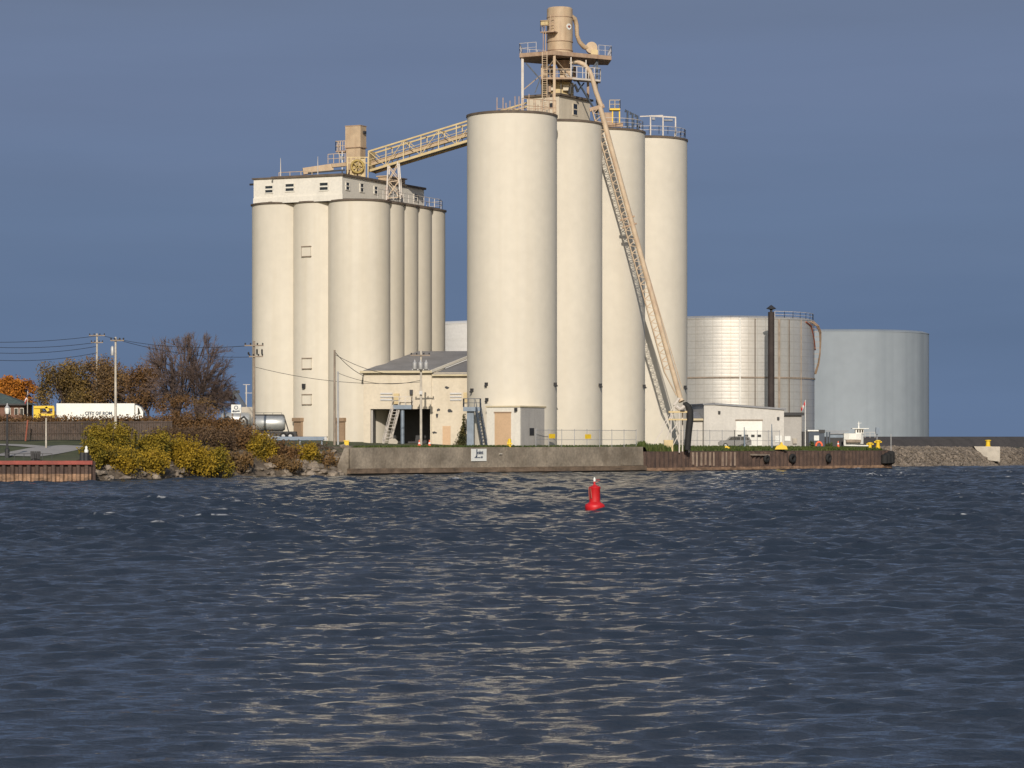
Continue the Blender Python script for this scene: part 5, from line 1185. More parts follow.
wire(P(255, 367, 352), P(420, 382, 366), .9, 'long cable sagging across the old elevator silos', .03)
wire(P(335, 352, 352), P(364, 376, 360), .35, 'upper cable from the bare pole to the shed eave', .04); wire(P(335, 354.5, 352), P(421, 374, 366), 1.0, 'cable from the bare pole to the transformer rack', .035)
wire(P(338, 373, 354), P(421, 380, 366), .9, 'thin cable from the short grey pole to the transformer pole', .03)

# ------------------------------------------------------------------ tank truck etc. left of the elevator
d = 366; zt0 = gz(PXc(270, d), d)
t = thing('tank_trailer', 'grey cylindrical tank trailer parked before the leftmost silo', 'tank trailer', (PXc(270, d), d, zt0))
xa, xb = PXc(252, d), PXc(285, d); zc = PZ(423.3, d); rr = 1.05
m = MB(); m.tube([(xa, d, zc), (xa+.25, d, zc), (xb-.3, d, zc), (xb, d, zc)], [rr*.75, rr, rr, rr*.8], 24); m.build('tank', M['alu'], t, sharp=50)
m = MB(); m.box(xa+.2, xb-.2, d-.35, d+.35, zc+rr-.02, zc+rr+.12); m.build('catwalk', M['dark'], t)
MB().rail([(xa+.4, d-.3, zc+rr+.1), (xb-.4, d-.3, zc+rr+.1)], .22, 1.2, .05, False).build('catwalk_rail', M['dark'], t)
m = MB(); m.beam((xb-.15, d-.5, zc+rr), (xb+.55, d-.6, zt0+.9), .07); m.beam((xb-.15, d+.3, zc+rr), (xb+.55, d+.2, zt0+.9), .07)
for k in range(6): f_ = k/6; m.beam((xb-.15+.7*f_, d-.5, zc+rr-(zc+rr-zt0-.9)*f_), (xb-.15+.7*f_, d+.25, zc+rr-(zc+rr-zt0-.9)*f_), .05)
m.build('ladder', M['dark'], t)
MB().box(xa+.5, PXc(296.5, d), d-.9, d+.9, zt0+.75, zt0+1.12).box(PXc(271, d), PXc(297, d), d-1.0, d+1, zt0+.5, zt0+.74).build('chassis', M['dark'], t)
for a in (PXc(284, d), PXc(291, d)):
    w_ = MB().tube([(a, d-1.15, zt0+.5), (a, d-.75, zt0+.5)], .5, 18).build('wheel', M['black'], t)
    MB().tube([(a, d-1.17, zt0+.5), (a, d-1.151, zt0+.5)], .24, 12).build('rim', M['galv'], w_)
# second, lower tank with black arms
d = 372; zt0 = gz(PXc(236, d), d)
t = thing('storage_vessel', 'pale horizontal tank with dark arms half hidden by shrubs', 'tank', (PXc(237, d), d, zt0))
xa, xb = PXc(221, d), PXc(251, d); zc = PZ(420, d)
m = MB(); m.tube([(xa, d, zc), (xa+.3, d, zc), (xb-.3, d, zc), (xb, d, zc)], [.7, 1.0, 1.0, .7], 24); m.build('shell', M['alu'], t, sharp=50)
m = MB()
for px in (224, 240):
    m.tube([P(px, 426, d-1.1), P(px, 419, d-1.1), P(px+4, 416.5, d-1.1), P(px+7, 420, d-1.1), P(px+7, 425, d-1.1)], .13, 6)
m.build('loading_arm', M['dark'], t)
for px in (226, 246): MB().box(PXc(px, d)-.2, PXc(px, d)+.2, d-.7, d+.7, zt0-.1, zc-.7).build('saddle', M['dark'], t)
# sign with a dark arrow
d = 362; x0, x1 = PXc(231.2, d), PXc(241, d)
t = thing('post_sign', 'white square sign with a dark arrow above the pale tank', 'sign', ((x0+x1)/2, d, gz(-36, d)))
MB().box(x0, x1, d, d+.06, PZ(413.2, d), PZ(404.6, d)).build('board', M['signwhite'], t)
m = MB(); xm = (x0+x1)/2; zz = PZ(411.2, d); m.box(x0+.25, x1-.15, d-.02, d-.003, zz-.07, zz+.07); m.prism([(x0+.1, d-.003, zz), (x0+.35, d-.003, zz+.17), (x0+.35, d-.003, zz-.17)], (0, -.017, 0)); m.build('arrow', M['signblue'], t)
m = MB(); m.tube([(xm+.22*math.cos(a), d-.012, PZ(407.6, d)+.22*math.sin(a)) for a in [k*math.pi/6 for k in range(13)]], .045, 6); m.build('ring_mark', M['signblue'], t)
m = MB(); m.beam((x0+.1, d+.1, 3.8), (x0+.1, d+.1, PZ(404.6, d)), .1); m.beam((x1-.1, d+.1, 3.8), (x1-.1, d+.1, PZ(404.6, d)), .1); m.build('post', M['wood'], t)
# unloading crane
t = thing('loader_crane', 'dark blue knuckle crane arm above the white square sign', 'crane', P(244, 425, 374))
m = MB(); m.beam(P(245, 407, 374), P(236, 393.5, 374), .55, .5); m.build('boom_arm', M['darkblue'], t)
m = MB(); m.beam(P(233, 392.5, 374), P(239.5, 391.5, 374), .4); m.beam(P(237, 397, 374), P(233.5, 391, 374), .3); m.build('head', M['dark'], t)
m = MB(); m.tube([P(233.5, 393, 374), P(233.3, 399, 374)], .12, 6); m.build('hook_line', M['dark'], t)
MB().box(PXc(241.5, 374), PXc(254, 374), 373.6, 376, gz(-36, 374), PZ(407, 374)).build('cab', M['palecon'], t)
tag(MB().tube([P(246.3, 425, 378), P(246.3, 384.5, 378)], .09, 6).beam(P(243, 384.6, 378), P(250, 384.6, 378), .07).beam(P(245, 393, 378), P(252, 393, 378), .07).build('light_mast', M['steel']), 'pale thin mast beside the dark crane arm', 'mast')
t = thing('tee_post', 'small dark tee shaped post left of the white square sign', 'post', P(224.3, 420, 370)); MB().tube([P(224.3, 420, 370), P(224.3, 407.2, 370)], .1, 6).build('stem', M['dark'], t); MB().beam(P(222.8, 407.5, 370), P(225.8, 407.5, 370), .16).build('head', M['dark'], t)
# pipe barrier
d = 350; t = thing('pipe_barrier', 'long blue grey pipe barrier before the brown silo door', 'barrier', P(300, 441, d))
MB().tube([P(268, 438.4, d), P(326, 438.4, d)], .24, 10).tube([P(268, 439.7, d-.15), P(323.5, 439.8, d-.15)], .13, 8).build('pipe', M['bluesteel'], t, sharp=60)
for px in (275, 300, 322):
    MB().beam((PXc(px, d), d, gz(PXc(px, d), d)-.3), (PXc(px, d), d, PZ(438.5, d)), .2).build('post', M['bluesteel'], t)
MB().box(PXc(324.5, d), PXc(327, d), d-.3, d+.3, PZ(440.5, d), PZ(437, d)).build('end_plate', M['galv'], t)

# ------------------------------------------------------------------ white truck, yellow frame, house, flag on the far left
d = 395; zt0 = 5.7
t = thing('box_truck', 'long white lettered truck behind the rust coloured hedge', 'truck', (PXc(100, d), d, zt0))
x0, x1 = PXc(56.5, d), PXc(134.5, d)
MB().box(x0, x1, d, d+2.5, PZ(418.5, d)-.9, PZ(403.4, d)).build('box_body', M['truckwhite'], t)
c1 = PXc(143, d)
m = MB(); m.prism([(x1+.1, d+.1, zt0+.6), (c1, d+.1, zt0+.6), (c1, d+.1, PZ(412, d)), (c1-.35, d+.1, PZ(407.6, d)), (x1+.3, d+.1, PZ(405.2, d)), (x1+.1, d+.1, PZ(405.2, d))], (0, 2.3, 0)); cb = m.build('cab', M['truckwhite'], t)
m = MB(); m.prism([(x1+.45, d+.09, PZ(414, d)), (c1-.35, d+.09, PZ(414, d)), (c1-.55, d+.09, PZ(408.6, d)), (x1+.45, d+.09, PZ(407, d))], (0, -.03, 0)); m.build('side_window', M['glass'], cb)
text('CITY OF ROM', .62, (PXc(98.5, d), d-.02, PZ(413.4, d)), 0, M['signblue'], t)
m = MB()
for a in (x0+1.5, x0+2.8, x1-1.2, c1-.9): m.tube([(a, d-.05, zt0+.5), (a, d+.3, zt0+.5)], .5, 16)
m.build('wheels', M['black'], t).name = 'wheel'
MB().box(x0+.3, c1-.3, d+.4, d+2.1, zt0+.6, zt0+1.2).build('chassis', M['dark'], t)
t = thing('yellow_gantry', 'bright yellow steel gantry behind the hedge left of the white truck', 'gantry', P(42, 420, 392)); d = 392
MB().box(PXc(33.5, d), PXc(40, d), d, d+2, 5.6, PZ(406, d)).build('cab_box', M['yellow'], t)
m = MB(); m.beam(P(34, 407.2, d), P(54, 407, d), .35); m.beam(P(40, 414.5, d), P(54, 415, d), .3); m.beam(P(46, 407, d), P(48.5, 411, d), .35); m.beam(P(53.5, 407, d), P(53.5, 418, d), .25); m.build('top_bar', M['yellow'], t)
MB().box(PXc(40, d), PXc(54, d), d+1, d+1.4, 5.6, PZ(411, d)).build('inner_panel', M['brown'], t)
# house
d = 425; t = thing('house', 'low brown house with green grey hipped roof at the left edge', 'house', P(2, 418, d)); zr_ = PZ(404.5, d); hx0, hx1 = PXc(-40, d), PXc(22, d)
MB().box(hx0, hx1, d, d+9, 5.5, zr_).build('wall', M['brick'], t)
m = MB(); e_ = .7; vs = [(hx0-e_, d-e_, zr_), (hx1+e_, d-e_, zr_), (hx1+e_, d+9+e_, zr_), (hx0-e_, d+9+e_, zr_), (hx0+4.5, d+4.5, PZ(391.5, d)), (hx1-4.5, d+4.5, PZ(391.5, d))]
m.add(vs, [(0, 1, 5, 4), (1, 2, 5), (2, 3, 4, 5), (3, 0, 4), (3, 2, 1, 0)]); m.build('roof', M['asphaltroof'], t)
MB().box(hx0-e_, hx1+e_, d-e_-.06, d-e_-.003, zr_-.12, zr_+.12).build('gutter', M['dark'], t)
for px in (9, 16.5, 22):
    w_ = MB().box(PXc(px-1.8, d), PXc(px+1.4, d), d-.06, d-.003, PZ(414.5, d), PZ(408.5, d)).build('window', M['glass'], t)
    MB().box(PXc(px-2.1, d), PXc(px-1.8, d), d-.1, d-.004, PZ(415, d), PZ(408, d)).box(PXc(px+1.4, d), PXc(px+1.8, d), d-.1, d-.004, PZ(415, d), PZ(408, d)).box(PXc(px-2.1, d), PXc(px+1.8, d), d-.098, d-.004, PZ(408.5, d), PZ(408, d)).build('frame', M['white'], w_)
d = 415; x = PXc(27.5, d); t = thing('flagpole', 'pale flagpole with drooping striped flag beside the brown house', 'flagpole', (x, d, 5.7))
MB().tube([(x, d, 5.5), (x, d, PZ(391, d))], [.08, .05], 8).build('pole', M['palewood'], t)
fl = cloth(27.3, 394.5, 24.3, 401, 3.4, M['flagred'], 'flag', d-.05, t); cloth(26.6, 396.5, 24.2, 401.3, 1.1, M['flagwhite'], 'flag_stripe', d-.16, fl); cloth(27.2, 394.4, 26.2, 396.8, 1.6, M['signblue'], 'flag_canton', d-.2, fl)
# lamp post
d = 301; x = PXc(7.2, d); z0 = gz(x, d)
t = thing('street_lamp', 'dark lamp post with pale lantern on the red capped wall', 'street lamp', (x, d, z0))
MB().lathe(x, d, [(.26, z0-.1), (.26, z0+.9), (.13, z0+1.0), (.09, PZ(414.5, d))], 14).build('post', M['dark'], t, sharp=40)
MB().lathe(x, d, [(.09, PZ(414.4, d)), (.2, PZ(413.8, d)), (.28, PZ(409.5, d)), (.24, PZ(407.8, d))], 14).build('lantern', M['signwhite'], t, sharp=40)
MB().lathe(x, d, [(.3, PZ(407.7, d)), (.1, PZ(405.4, d)), (.03, PZ(403, d))], 14).build('lantern_cap', M['galv'], t, sharp=40)
# waterside railing, bin, bench
d = 293.4; t = thing('waterside_railing', 'low dark railing along the red capped wall', 'railing', P(25, 463, d))
MB().rail([(PXc(-60, d), d, 2.25), (PXc(52, d), d, 2.25)], .75, 1.0, .06, False).build('rail', M['dark'], t)
t = thing('litter_bin', 'dark slatted litter bin on the waterside walk', 'litter bin', P(35.5, 462, 295)); d = 295; x = PXc(35.5, d)
m = MB()
for k in range(14): a = 2*math.pi*k/14; m.beam((x+.42*math.cos(a), d+.42*math.sin(a), 2.25), (x+.48*math.cos(a), d+.48*math.sin(a), 3.25), .13, .05)
m.build('slats', M['dark'], t).name = 'slat_shell'; MB().lathe(x, d, [(.36, 2.28), (.38, 3.1)], 12).build('liner', M['black'], t)
for px, lb, mt in ((82.5, 'small grey stone post beside the yellow shrubs', M['dark']), (86.3, 'white capped mooring post at the end of the red capped wall', M['dark'])):
    d = 294.5; x = PXc(px, d); t = thing('mooring_post', lb, 'mooring post', (x, d, 2.2)); MB().lathe(x, d, [(.3, 2.1), (.3, 3.1), (.0, 3.12)], 12).build('post', mt, t, sharp=40)
    if px > 84: MB().lathe(x, d, [(.2, 3.13), (.22, 3.35), (.12, 3.5), (.14, 3.7), (0, 3.85)], 12).build('white_cap', M['signwhite'], t, sharp=50)
# brown fence
t = thing('slatted_fence', 'long brown weathered slatted fence behind the lawn', 'fence', (-58, 333, 4.3))
m = MB(); f0, f1 = Vector((-120, 331, 4.2)), Vector((-40.5, 334, 4.5)); k = int((f1-f0).length/.28)
for i in range(k):
    p = f0.lerp(f1, i/k); q = f0.lerp(f1, (i+.86)/k); hh = PZ(422.5, 333)-4.3+random.uniform(-.06, .06)
    m.add([p, q, q+T*hh, p+T*hh], [(0, 1, 2, 3)]); m.add([p+Vector((0, .05, 0)), q+Vector((0, .05, 0)), q+Vector((0, .05, hh)), p+Vector((0, .05, hh))], [(3, 2, 1, 0)])
m.build('slats', M['fence'], t).name = 'slat_screen'
m = MB(); hh = PZ(422.5, 333)-4.3; m.beam(f0+Vector((0, -.05, hh-.15)), f1+Vector((0, -.05, hh-.15)), .1); m.beam(f0+Vector((0, -.05, .8)), f1+Vector((0, -.05, .8)), .1); m.build('rail', M['fence'], t)
tag(MB().beam(P(25.5, 441, 331), P(27.8, 420, 331), .16).build('leaning_stake', M['rustplate']), 'leaning reddish stake before the brown fence', 'stake')

# ------------------------------------------------------------------ vegetation
def leaves(blobs, n, size, flat=.5):
    """random leaf quads in lumpy ellipsoids; blobs: (x,y,z,rx,ry,rz)"""
    bl = np.array(blobs); w = (bl[:, 3]*bl[:, 4]*bl[:, 5])**.75; idx = rng.choice(len(bl), n, p=w/w.sum()); b = bl[idx]
    d = rng.normal(size=(n, 3)); d /= np.linalg.norm(d, axis=1)[:, None]; rad = rng.uniform(0, 1, n)**.42
    c = b[:, :3]+d*rad[:, None]*b[:, 3:6]*(1+rng.normal(0, .2, (n, 1)))
    a = rng.normal(size=(n, 3)); a /= np.linalg.norm(a, axis=1)[:, None]; t_ = rng.normal(size=(n, 3)); bb = np.cross(a, t_); bb /= np.linalg.norm(bb, axis=1)[:, None]
    s = size*rng.uniform(.6, 1.4, (n, 1)); a = a*s; bb = bb*s*flat
    V = np.stack([c-a, c+bb, c+a, c-bb], 1).reshape(-1, 3); return V
def mesh_np(name, V, mt, parent=None, loc=None):
    k = len(V)//4; me = bpy.data.meshes.new(name); L0 = Vector(loc) if parent is None else WM[parent.name].translation
    V = V-np.array(L0[:]); me.vertices.add(len(V)); me.vertices.foreach_set('co', V.astype(np.float32).ravel()); me.loops.add(len(V)); me.loops.foreach_set('vertex_index', np.arange(len(V), dtype=np.int32))
    me.polygons.add(k); me.polygons.foreach_set('loop_start', np.arange(0, len(V), 4, dtype=np.int32)); me.polygons.foreach_set('loop_total', np.full(k, 4, dtype=np.int32)); me.update(calc_edges=True)
    me.materials.append(mt); o = bpy.data.objects.new(name, me); COL.objects.link(o)
    if parent is not None: o.parent = parent
    else: o.location = L0
    return o
def lump(x, y, z, rx, rz, k=6, ry=None):
    ry = ry or rx; out = [(x, y, z+rz*.45, rx*.62, ry*.62, rz*.5)]
    for i in range(k):
        a = random.uniform(0, 6.28); rr = random.uniform(.35, .75); s = random.uniform(.28, .5)
        out.append((x+rx*rr*math.cos(a), y+ry*rr*math.sin(a), z+rz*random.uniform(.25, .85), rx*s, ry*s, rz*s*.9))
    return out
def bush(px, py_top, py_base, wpx, d, mt, label, n, size=.17, group='shrubs on the bank', name='shrub'):
    x = PXc(px, d); rx = wpx/2*d/F; zt, zb = PZ(py_top, d), PZ(py_base, d); rz = zt-zb
    t = thing(name, label, 'shrub', (x, d, zb), group)
    V = leaves(lump(x, d, zb, rx, rz*.93, 13, min(rx, 2.0)), int(n*.85), size*.8)
    sh = []                                        # long shoots standing out of the mass
    for i in range(max(3, int(wpx*.55))):
        bx, by = x+random.uniform(-.85, .85)*rx, d+random.uniform(-1, .4)*min(rx, 2.0)*.7; k_ = math.sqrt(max(.1, 1-((bx-x)/rx)**2)); z0_ = zb+rz*k_*.55; z1_ = z0_+rz*random.uniform(.3, .62); lx = random.uniform(-.5, .5)
        for j in range(7): sh.append((bx+lx*j/7, by, z0_+(z1_-z0_)*j/7, .16, .16, .16))
    if n > 1000: V = np.concatenate([V, leaves(sh, len(sh)*6, size*.65)])
    mesh_np('foliage', V, mt, t)
    m = MB()
    for i in range(7):
        a = random.uniform(0, 6.28); p0 = Vector((x+.2*math.cos(a), d+.2*math.sin(a), zb-.3)); p1 = p0+Vector((rx*.6*math.cos(a), min(rx, 2)*.5*math.sin(a), rz*random.uniform(.6, 1.0))); m.tube([p0, p0.lerp(p1, .5)+T*.2, p1], [.06, .04, .015], 5)
    m.build('stems', M['bark'], t).name = 'stem'; return t
B_ = [
 (112, 421, 456, 56, 314, 'y_green', 'tall yellow green shrub below the transformer pole', 9000),
 (94, 440, 468, 30, 307, 'y_green', 'yellow green shrub next to the red capped wall end', 4200),
 (116, 447, 477, 52, 309.5, 'y_gold', 'golden shrub low over the shore rocks', 7000),
 (150, 433, 466, 48, 318, 'y_green', 'olive shrub between the yellow bushes and the brown fence', 6000),
 (150, 449, 476, 46, 313.5, 'y_gold', 'golden olive shrub hanging over the boulders', 6500),
 (186, 436, 475, 54, 320.5, 'y_gold', 'broad golden shrub in the middle of the bank', 9000),
 (215, 446, 475, 38, 324, 'y_green', 'small yellow shrub right of the broad golden one', 5000),
 (178, 427, 450, 60, 328, 'brush', 'dull brown shrub in front of the brown fence', 2600),
 (218, 428, 458, 48, 333, 'brush', 'brown shrub below the bare tree', 2800),
 (243, 427, 464, 42, 336, 'rustleaf', 'dark rusty shrub below the white square sign', 3200),
 (262, 430, 466, 32, 335.5, 'y_gold', 'tall golden brown shrub before the tank trailer', 4600),
 (281, 442, 468, 36, 337.5, 'rustleaf', 'low rusty shrub below the pipe barrier', 4200),
 (304, 443, 468, 34, 340, 'y_gold', 'last golden shrub near the tumbled slabs', 4200),
 (240, 452, 473, 34, 329.5, 'brownleaf', 'low brown scrub above the shore rocks', 3000),
 (282, 456, 473, 50, 335, 'brownleaf', 'grey brown scrub low beside the last golden shrub', 3800),
 (322, 452, 472, 34, 341, 'brownleaf', 'grey brown scrub beside the concrete wing wall', 2400),
]
for px, a, b, w_, d, mt, lb, n in B_: bush(px, a, b, w_, d, M[mt], lb, n)
# rust coloured hedge behind the fence
V = []
bl = []
for i in range(70):
    px = -5+i*3.5; d = 350; x = PXc(px, d); zt = PZ(416.4+random.uniform(-.5, .8) if px < 215 else 418, d); bl.append((x, d+random.uniform(-.5, .5), zt-1.3, 1.2, .9, 1.3))
o = mesh_np('hedge', leaves(bl, 42000, .15), M['rustleaf'], None, (-50, 350, 4.5)); tag(o, 'long rust coloured hedge behind the brown fence', 'hedge')
bl = []
for i in range(46):
    px = 92+i*5.2; d = 342 if px < 230 else 345; x = PXc(px, d); zt = PZ(random.uniform(421, 430) if px < 270 else 441, d); bl.append((x, d+random.uniform(-1, 1), zt-1.2, 1.5, 1.0, 1.3))
o = mesh_np('brambles', leaves(bl, 7000, .13), M['brush'], None, (-40, 342, 4)); tag(o, 'tangled brown brambles covering the bank top', None, None, 'stuff')

def branch_tree(root, x, y, z, H, spread, depth=6, seed=1, trunks=1, r0=.22, tw=.035, fork=(2, 4)):
    rd = random.Random(seed); thick = MB(); thin = MB(); ends = []
    def grow(p, d, L_, r, lev):
        q = p+d*L_; mid = p.lerp(q, .5)+Vector((rd.uniform(-1, 1), rd.uniform(-1, 1), rd.uniform(-.3, .6)))*L_*.06
        (thick if lev < 3 else thin).tube([p, mid, q], [r, r*.85, r*.7], 6 if lev < 3 else 3, False)
        if lev >= depth: ends.append(q); return
        for k in range(rd.randint(*fork)):
            a = rd.uniform(0, 6.28); e = rd.uniform(.25, .62)*spread
            perp = d.cross(Vector((math.cos(a), math.sin(a), .3))).normalized()
            nd = (d*math.cos(e)+perp*math.sin(e)+Vector((0, 0, .14))).normalized()
            grow(q.lerp(p, rd.uniform(0, .25)), nd, L_*rd.uniform(.66, .9), max(tw, r*.62), lev+1)
    for k in range(trunks):
        a = rd.uniform(0, 6.28) if trunks > 1 else 0; tilt = .0 if trunks == 1 else rd.uniform(.1, .4)
        grow(Vector((x+rd.uniform(-.3, .3)*(trunks > 1), y, z)), Vector((math.cos(a)*tilt, math.sin(a)*tilt, 1)).normalized(), H*.27, r0*rd.uniform(.8, 1.1), 0)
    return thick, thin, ends
# the bare tree: two leaders
x, d = PXc(187, 405), 405.0; z = 5.4
t = thing('bare_tree', 'wide leafless tree with reddish twigs left of the old elevator', 'tree', (x, d, z))
thA, tnA = MB(), MB()
rd = random.Random(5); RXT, RZT = 7.3, 7.9; cen = Vector((x, d, z+6.6))
def arc(p, q, lift, k=6): return [p.lerp(q, i/k)+Vector((0, 0, lift*4*(i/k)*(1-i/k)))+Vector((rd.uniform(-1, 1), rd.uniform(-1, 1), rd.uniform(-1, 1)))*.04*(0 < i < k)*(q-p).length*.5 for i in range(k+1)]
def at(pts, t):
    f_ = t*(len(pts)-1); i = min(int(f_), len(pts)-2); return pts[i].lerp(pts[i+1], f_-i)
def dome(a, e, k): return cen+Vector((RXT*math.cos(a)*math.cos(e), RXT*.85*math.sin(a)*math.cos(e), RZT*math.sin(e)*(1 if e > 0 else .7)))*k*(1/(abs(math.cos(e))**3+abs(math.sin(e))**3)**(1/3))
def rv(s_): return Vector((rd.uniform(-1, 1), rd.uniform(-1, 1), rd.uniform(-1, 1)))*s_
for bx in (-1.1, 1.1):                                 # two leaders from the ground
    base = Vector((x+bx, d+rd.uniform(-.5, .5), z-.3)); crotch = base+Vector((bx*.35, 0, 2.4)); thA.tube([base, base.lerp(crotch, .5)+Vector((.1, 0, 0)), crotch], [.42, .34, .3], 8)
    for li in range(14):
        e = math.asin(rd.uniform(-.35, 1)); a = (0 if bx > 0 else math.pi)+rd.uniform(-1, 1)*(1.6 if e < .9 else 3.1)
        end = dome(a, e, rd.uniform(.66, .8)); limb = arc(crotch+Vector((0, 0, rd.uniform(-.9, .6))), end, rd.uniform(-.7, .2) if e > .4 else rd.uniform(.1, .7))
        thA.tube(limb, [.16*(1-.72*i/6) for i in range(7)], 6, False)
        for si in range(11):
            p = at(limb, rd.uniform(.3, 1)); q = dome(a+rd.gauss(0, .38), min(1.5, e+rd.gauss(0, .3)), rd.uniform(.84, 1.0))
            if (q-p).length > 5.2: q = p+(q-p).normalized()*rd.uniform(3.2, 5.2)
            sub = arc(p, q, rd.uniform(-.25, .15), 4); tnA.tube(sub, [.055, .048, .04, .032, .022], 4, False)
            for ti in range(14):
                p2 = at(sub, rd.uniform(.2, 1)); d2 = ((p2-cen).normalized()*.8+(q-p).normalized()*.6+rv(.75)+Vector((0, 0, .15))).normalized(); q2 = p2+d2*rd.uniform(.6, 1.5)
                o_ = q2-cen; k_ = (math.hypot(o_.x/RXT, o_.y/RXT/.85)**3+abs(o_.z/RZT)**3)**(1/3)
                if k_ > 1.02: q2 = p2.lerp(q2, .35)
                tnA.tube([p2, p2.lerp(q2, .5)+Vector((0, 0, .05)), q2], [.026, .021, .015], 3, False)
                for ui in range(2):
                    p3 = p2.lerp(q2, rd.uniform(.3, .9)); q3 = p3+(d2+rv(.8)).normalized()*rd.uniform(.3, .7); tnA.tube([p3, q3], [.018, .012], 3, False)
thA.build('trunk', M['bark'], t); tnA.build('crown', M['twig'], t)

def leafy(px, py_top, py_base, wpx, d, mt, label, n, size, seed, name='tree', group=None, bare=True):
    x = PXc(px, d); zt, zb = PZ(py_top, d), PZ(py_base, d); H_ = zt-zb; rx = wpx/2*d/F
    t = thing(name, label, 'tree', (x, d, zb), group)
    random.seed(seed); bl = []
    for i in range(26):
        a = random.uniform(0, 6.28); rr = math.sqrt(random.random())*.85; hz_ = random.uniform(.22, 1)*(1-.35*rr*rr); s = random.uniform(.16, .30)
        bl.append((x+rx*rr*math.cos(a), d+rx*.7*rr*math.sin(a), zb+H_*min(hz_, 1-s*.7), rx*s*1.2, rx*s*1.1, H_*s*.75))
    mesh_np('crown', leaves(bl, n, size), mt, t)
    a, b, _ = branch_tree(None, x, d, zb-.3, H_*.85, .9, 5, seed, 3, .16, .03, (2, 3))
    a.v = a.v; a.build('trunk', M['bark'], t)
    if bare: b.build('twigs', M['twig'], t).name = 'branch'
    return t
G = 'trees behind the white truck'
leafy(64, 361, 420, 62, 436, M['olivebrown'], 'olive brown tree behind the left end of the white truck', 11000, .17, 31, group=G)
leafy(92, 356, 420, 70, 442, M['brownleaf'], 'grey brown tree behind the middle of the white truck', 12000, .16, 32, group=G)
leafy(122, 358, 420, 66, 438, M['brownleaf'], 'brown tree behind the right half of the white truck', 11000, .16, 33, group=G)
leafy(148, 363, 421, 46, 430, M['rustleaf'], 'russet tree right behind the white truck cab', 6000, .16, 34, group=G)
leafy(176, 392, 424, 40, 385, M['rustleaf'], 'low russet sapling under the bare tree', 2200, .13, 35)
leafy(203, 395, 424, 44, 388, M['brownleaf'], 'low thin pinkish sapling right of the bare tree foot', 1200, .12, 36)
leafy(12, 375, 416, 52, 455, M['orangeleaf'], 'bright orange tree behind the brown house', 9000, .22, 37)
# conifer shaped creeper beside the front silo
x, d = PXc(461.5, 374.5), 374.5; z0 = 3.5
t = thing('creeper', 'dark creeper shrub climbing between shed and front silo', 'shrub', (x, d, z0))
bl = [(x+.1*k-.1, d, z0+k*.75, 1.0-.2*k, .5, .7) for k in range(5)]+[(x+.35, d, z0+3.9, .25, .2, .7)]
mesh_np('foliage', leaves(bl, 1900, .12), M['darkleaf'], t); MB().tube([(x, d, z0-.2), (x+.3, d, z0+4.2)], [.08, .03], 6).build('stem', M['bark'], t)
for px, py, w_, d, lb in ((811, 441, 8, 421, 'small green shrub at the flagpole foot'), (829, 442, 9, 430, 'small green shrub beside the dark gate posts')):
    bush(px, py, 449, w_, d, M['grassblade'], lb, 420, .12, None)
for px, py, w_, d, lb in ((690, 444, 8, 386.8, 'dry weeds around the boom support feet'),):
    pass
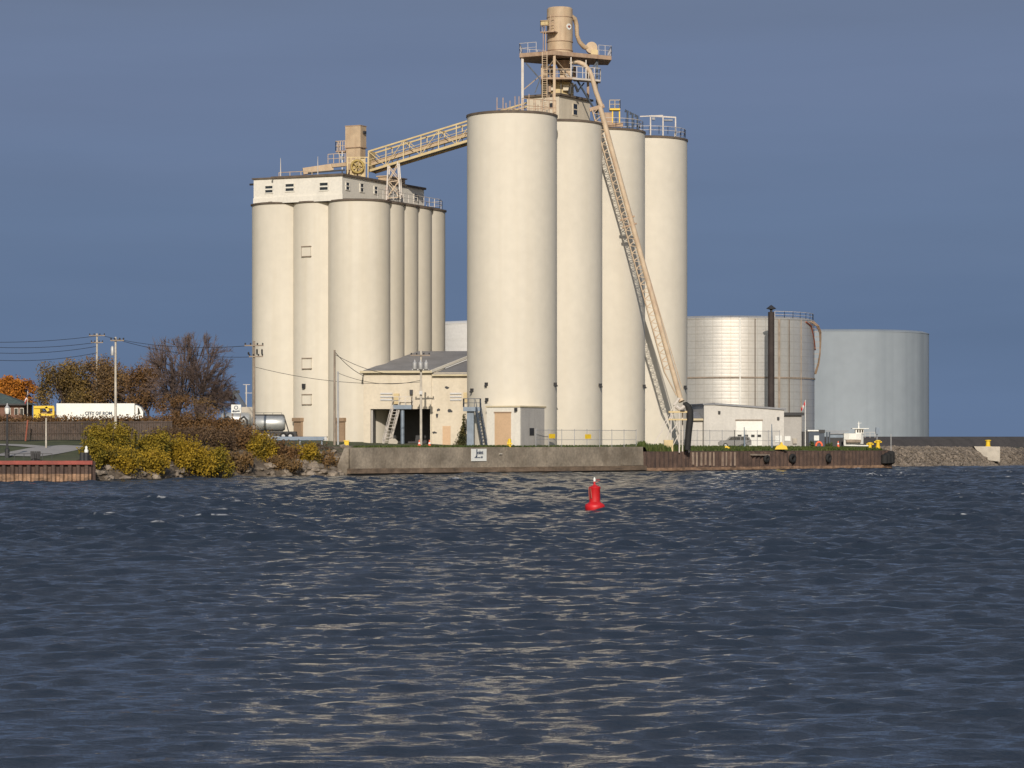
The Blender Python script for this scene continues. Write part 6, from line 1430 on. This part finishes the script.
# grass tufts along the quay edges (one uncountable mass)
V = []
def tufts(fr, a0, a1, b0, b1, zf, n, hgt):
    a = rng.uniform(a0, a1, n); b = rng.uniform(b0, b1, n); out = []
    for i in range(n):
        p = fr.p(a[i], b[i]); z = zf(p.x, p.y); q = rng.uniform(0, 3.14); w = .10; h = hgt*rng.uniform(.5, 1.3); dx, dy = math.cos(q)*w, math.sin(q)*w; l = rng.normal(0, .1, 2)
        out += [(p.x-dx, p.y-dy, z-.03), (p.x+dx, p.y+dy, z-.03), (p.x+dx*.3+l[0], p.y+dy*.3+l[1], z+h), (p.x-dx*.3+l[0], p.y-dy*.3+l[1], z+h)]
    return out
V = tufts(Q, 0, LAB, .95, 2.6, gz, 3800, .22)+tufts(Q2, 0, LBC-1, .5, 4.0, gz, 9000, .32)+tufts(Q2, 1, 10, .3, 2, gz, 900, .7)
o = mesh_np('grass', np.array(V), M['grassblade'], None, (20, 385, 3)); tag(o, 'rough grass along the quay edge', None, None, 'stuff')

# ------------------------------------------------------------------ buoy
d = 175; x = PXc(594.8, d); S_ = d/F
t = thing('buoy', 'bright red channel buoy floating before the silos', 'buoy', (x, d, 0))
def bz(py): return PZ(py+1.5, d)
MB().lathe(x, d, [(8.5*S_, -.4), (9.9*S_, bz(510.8)), (10*S_, bz(508.6)), (9.2*S_, bz(507.2)), (6.4*S_, bz(505.6)), (5.5*S_, bz(504.8)), (5.5*S_, bz(503))], 28).build('float_collar', M['red'], t, sharp=45)
MB().lathe(x, d, [(5.45*S_, bz(503.1)), (5.3*S_, bz(492)), (5.9*S_, bz(491)), (5.9*S_, bz(489.8)), (2.5*S_, bz(488.6)), (1.6*S_, bz(487.6))], 28).build('body', M['red'], t, sharp=45)
m = MB(); m.lathe(x-.02, d, [(1.0*S_, bz(487.7)), (1.0*S_, bz(484.5))], 10); m.build('lantern_base', M['red'], t)
MB().lathe(x-.02, d, [(1.1*S_, bz(484.4)), (1.3*S_, bz(482.5)), (.5*S_, bz(480.2)), (0, bz(480))], 12).build('lantern', M['signwhite'], t, sharp=50)
m = MB(); m.beam(P(591.8, 503, d-.34), P(590.5, 491.5, d-.2), .05); m.beam(P(589.2, 504, d-.2), P(588.8, 492, d-.1), .05)
for k in range(5): m.beam(P(588.9, 494+k*2, d-.15), P(591.2, 494+k*2, d-.28), .035)
m.build('ladder', M['redcap'], t)
m = MB(); m.beam(P(594.2, 487.5, d), P(600, 484.4, d+.1), .035); m.beam(P(594, 484.4, d), P(599.5, 483.6, d), .03); m.build('antenna', M['redcap'], t)

for o in [bpy.data.objects['buoy']]: o.location.z += .28     # riding on a crest
# ------------------------------------------------------------------ tidy: names without stray suffix problems
for o in bpy.data.objects:
    if o.type == 'MESH' and o.parent is None and 'kind' not in o and 'category' not in o: print('UNTAGGED', o.name)
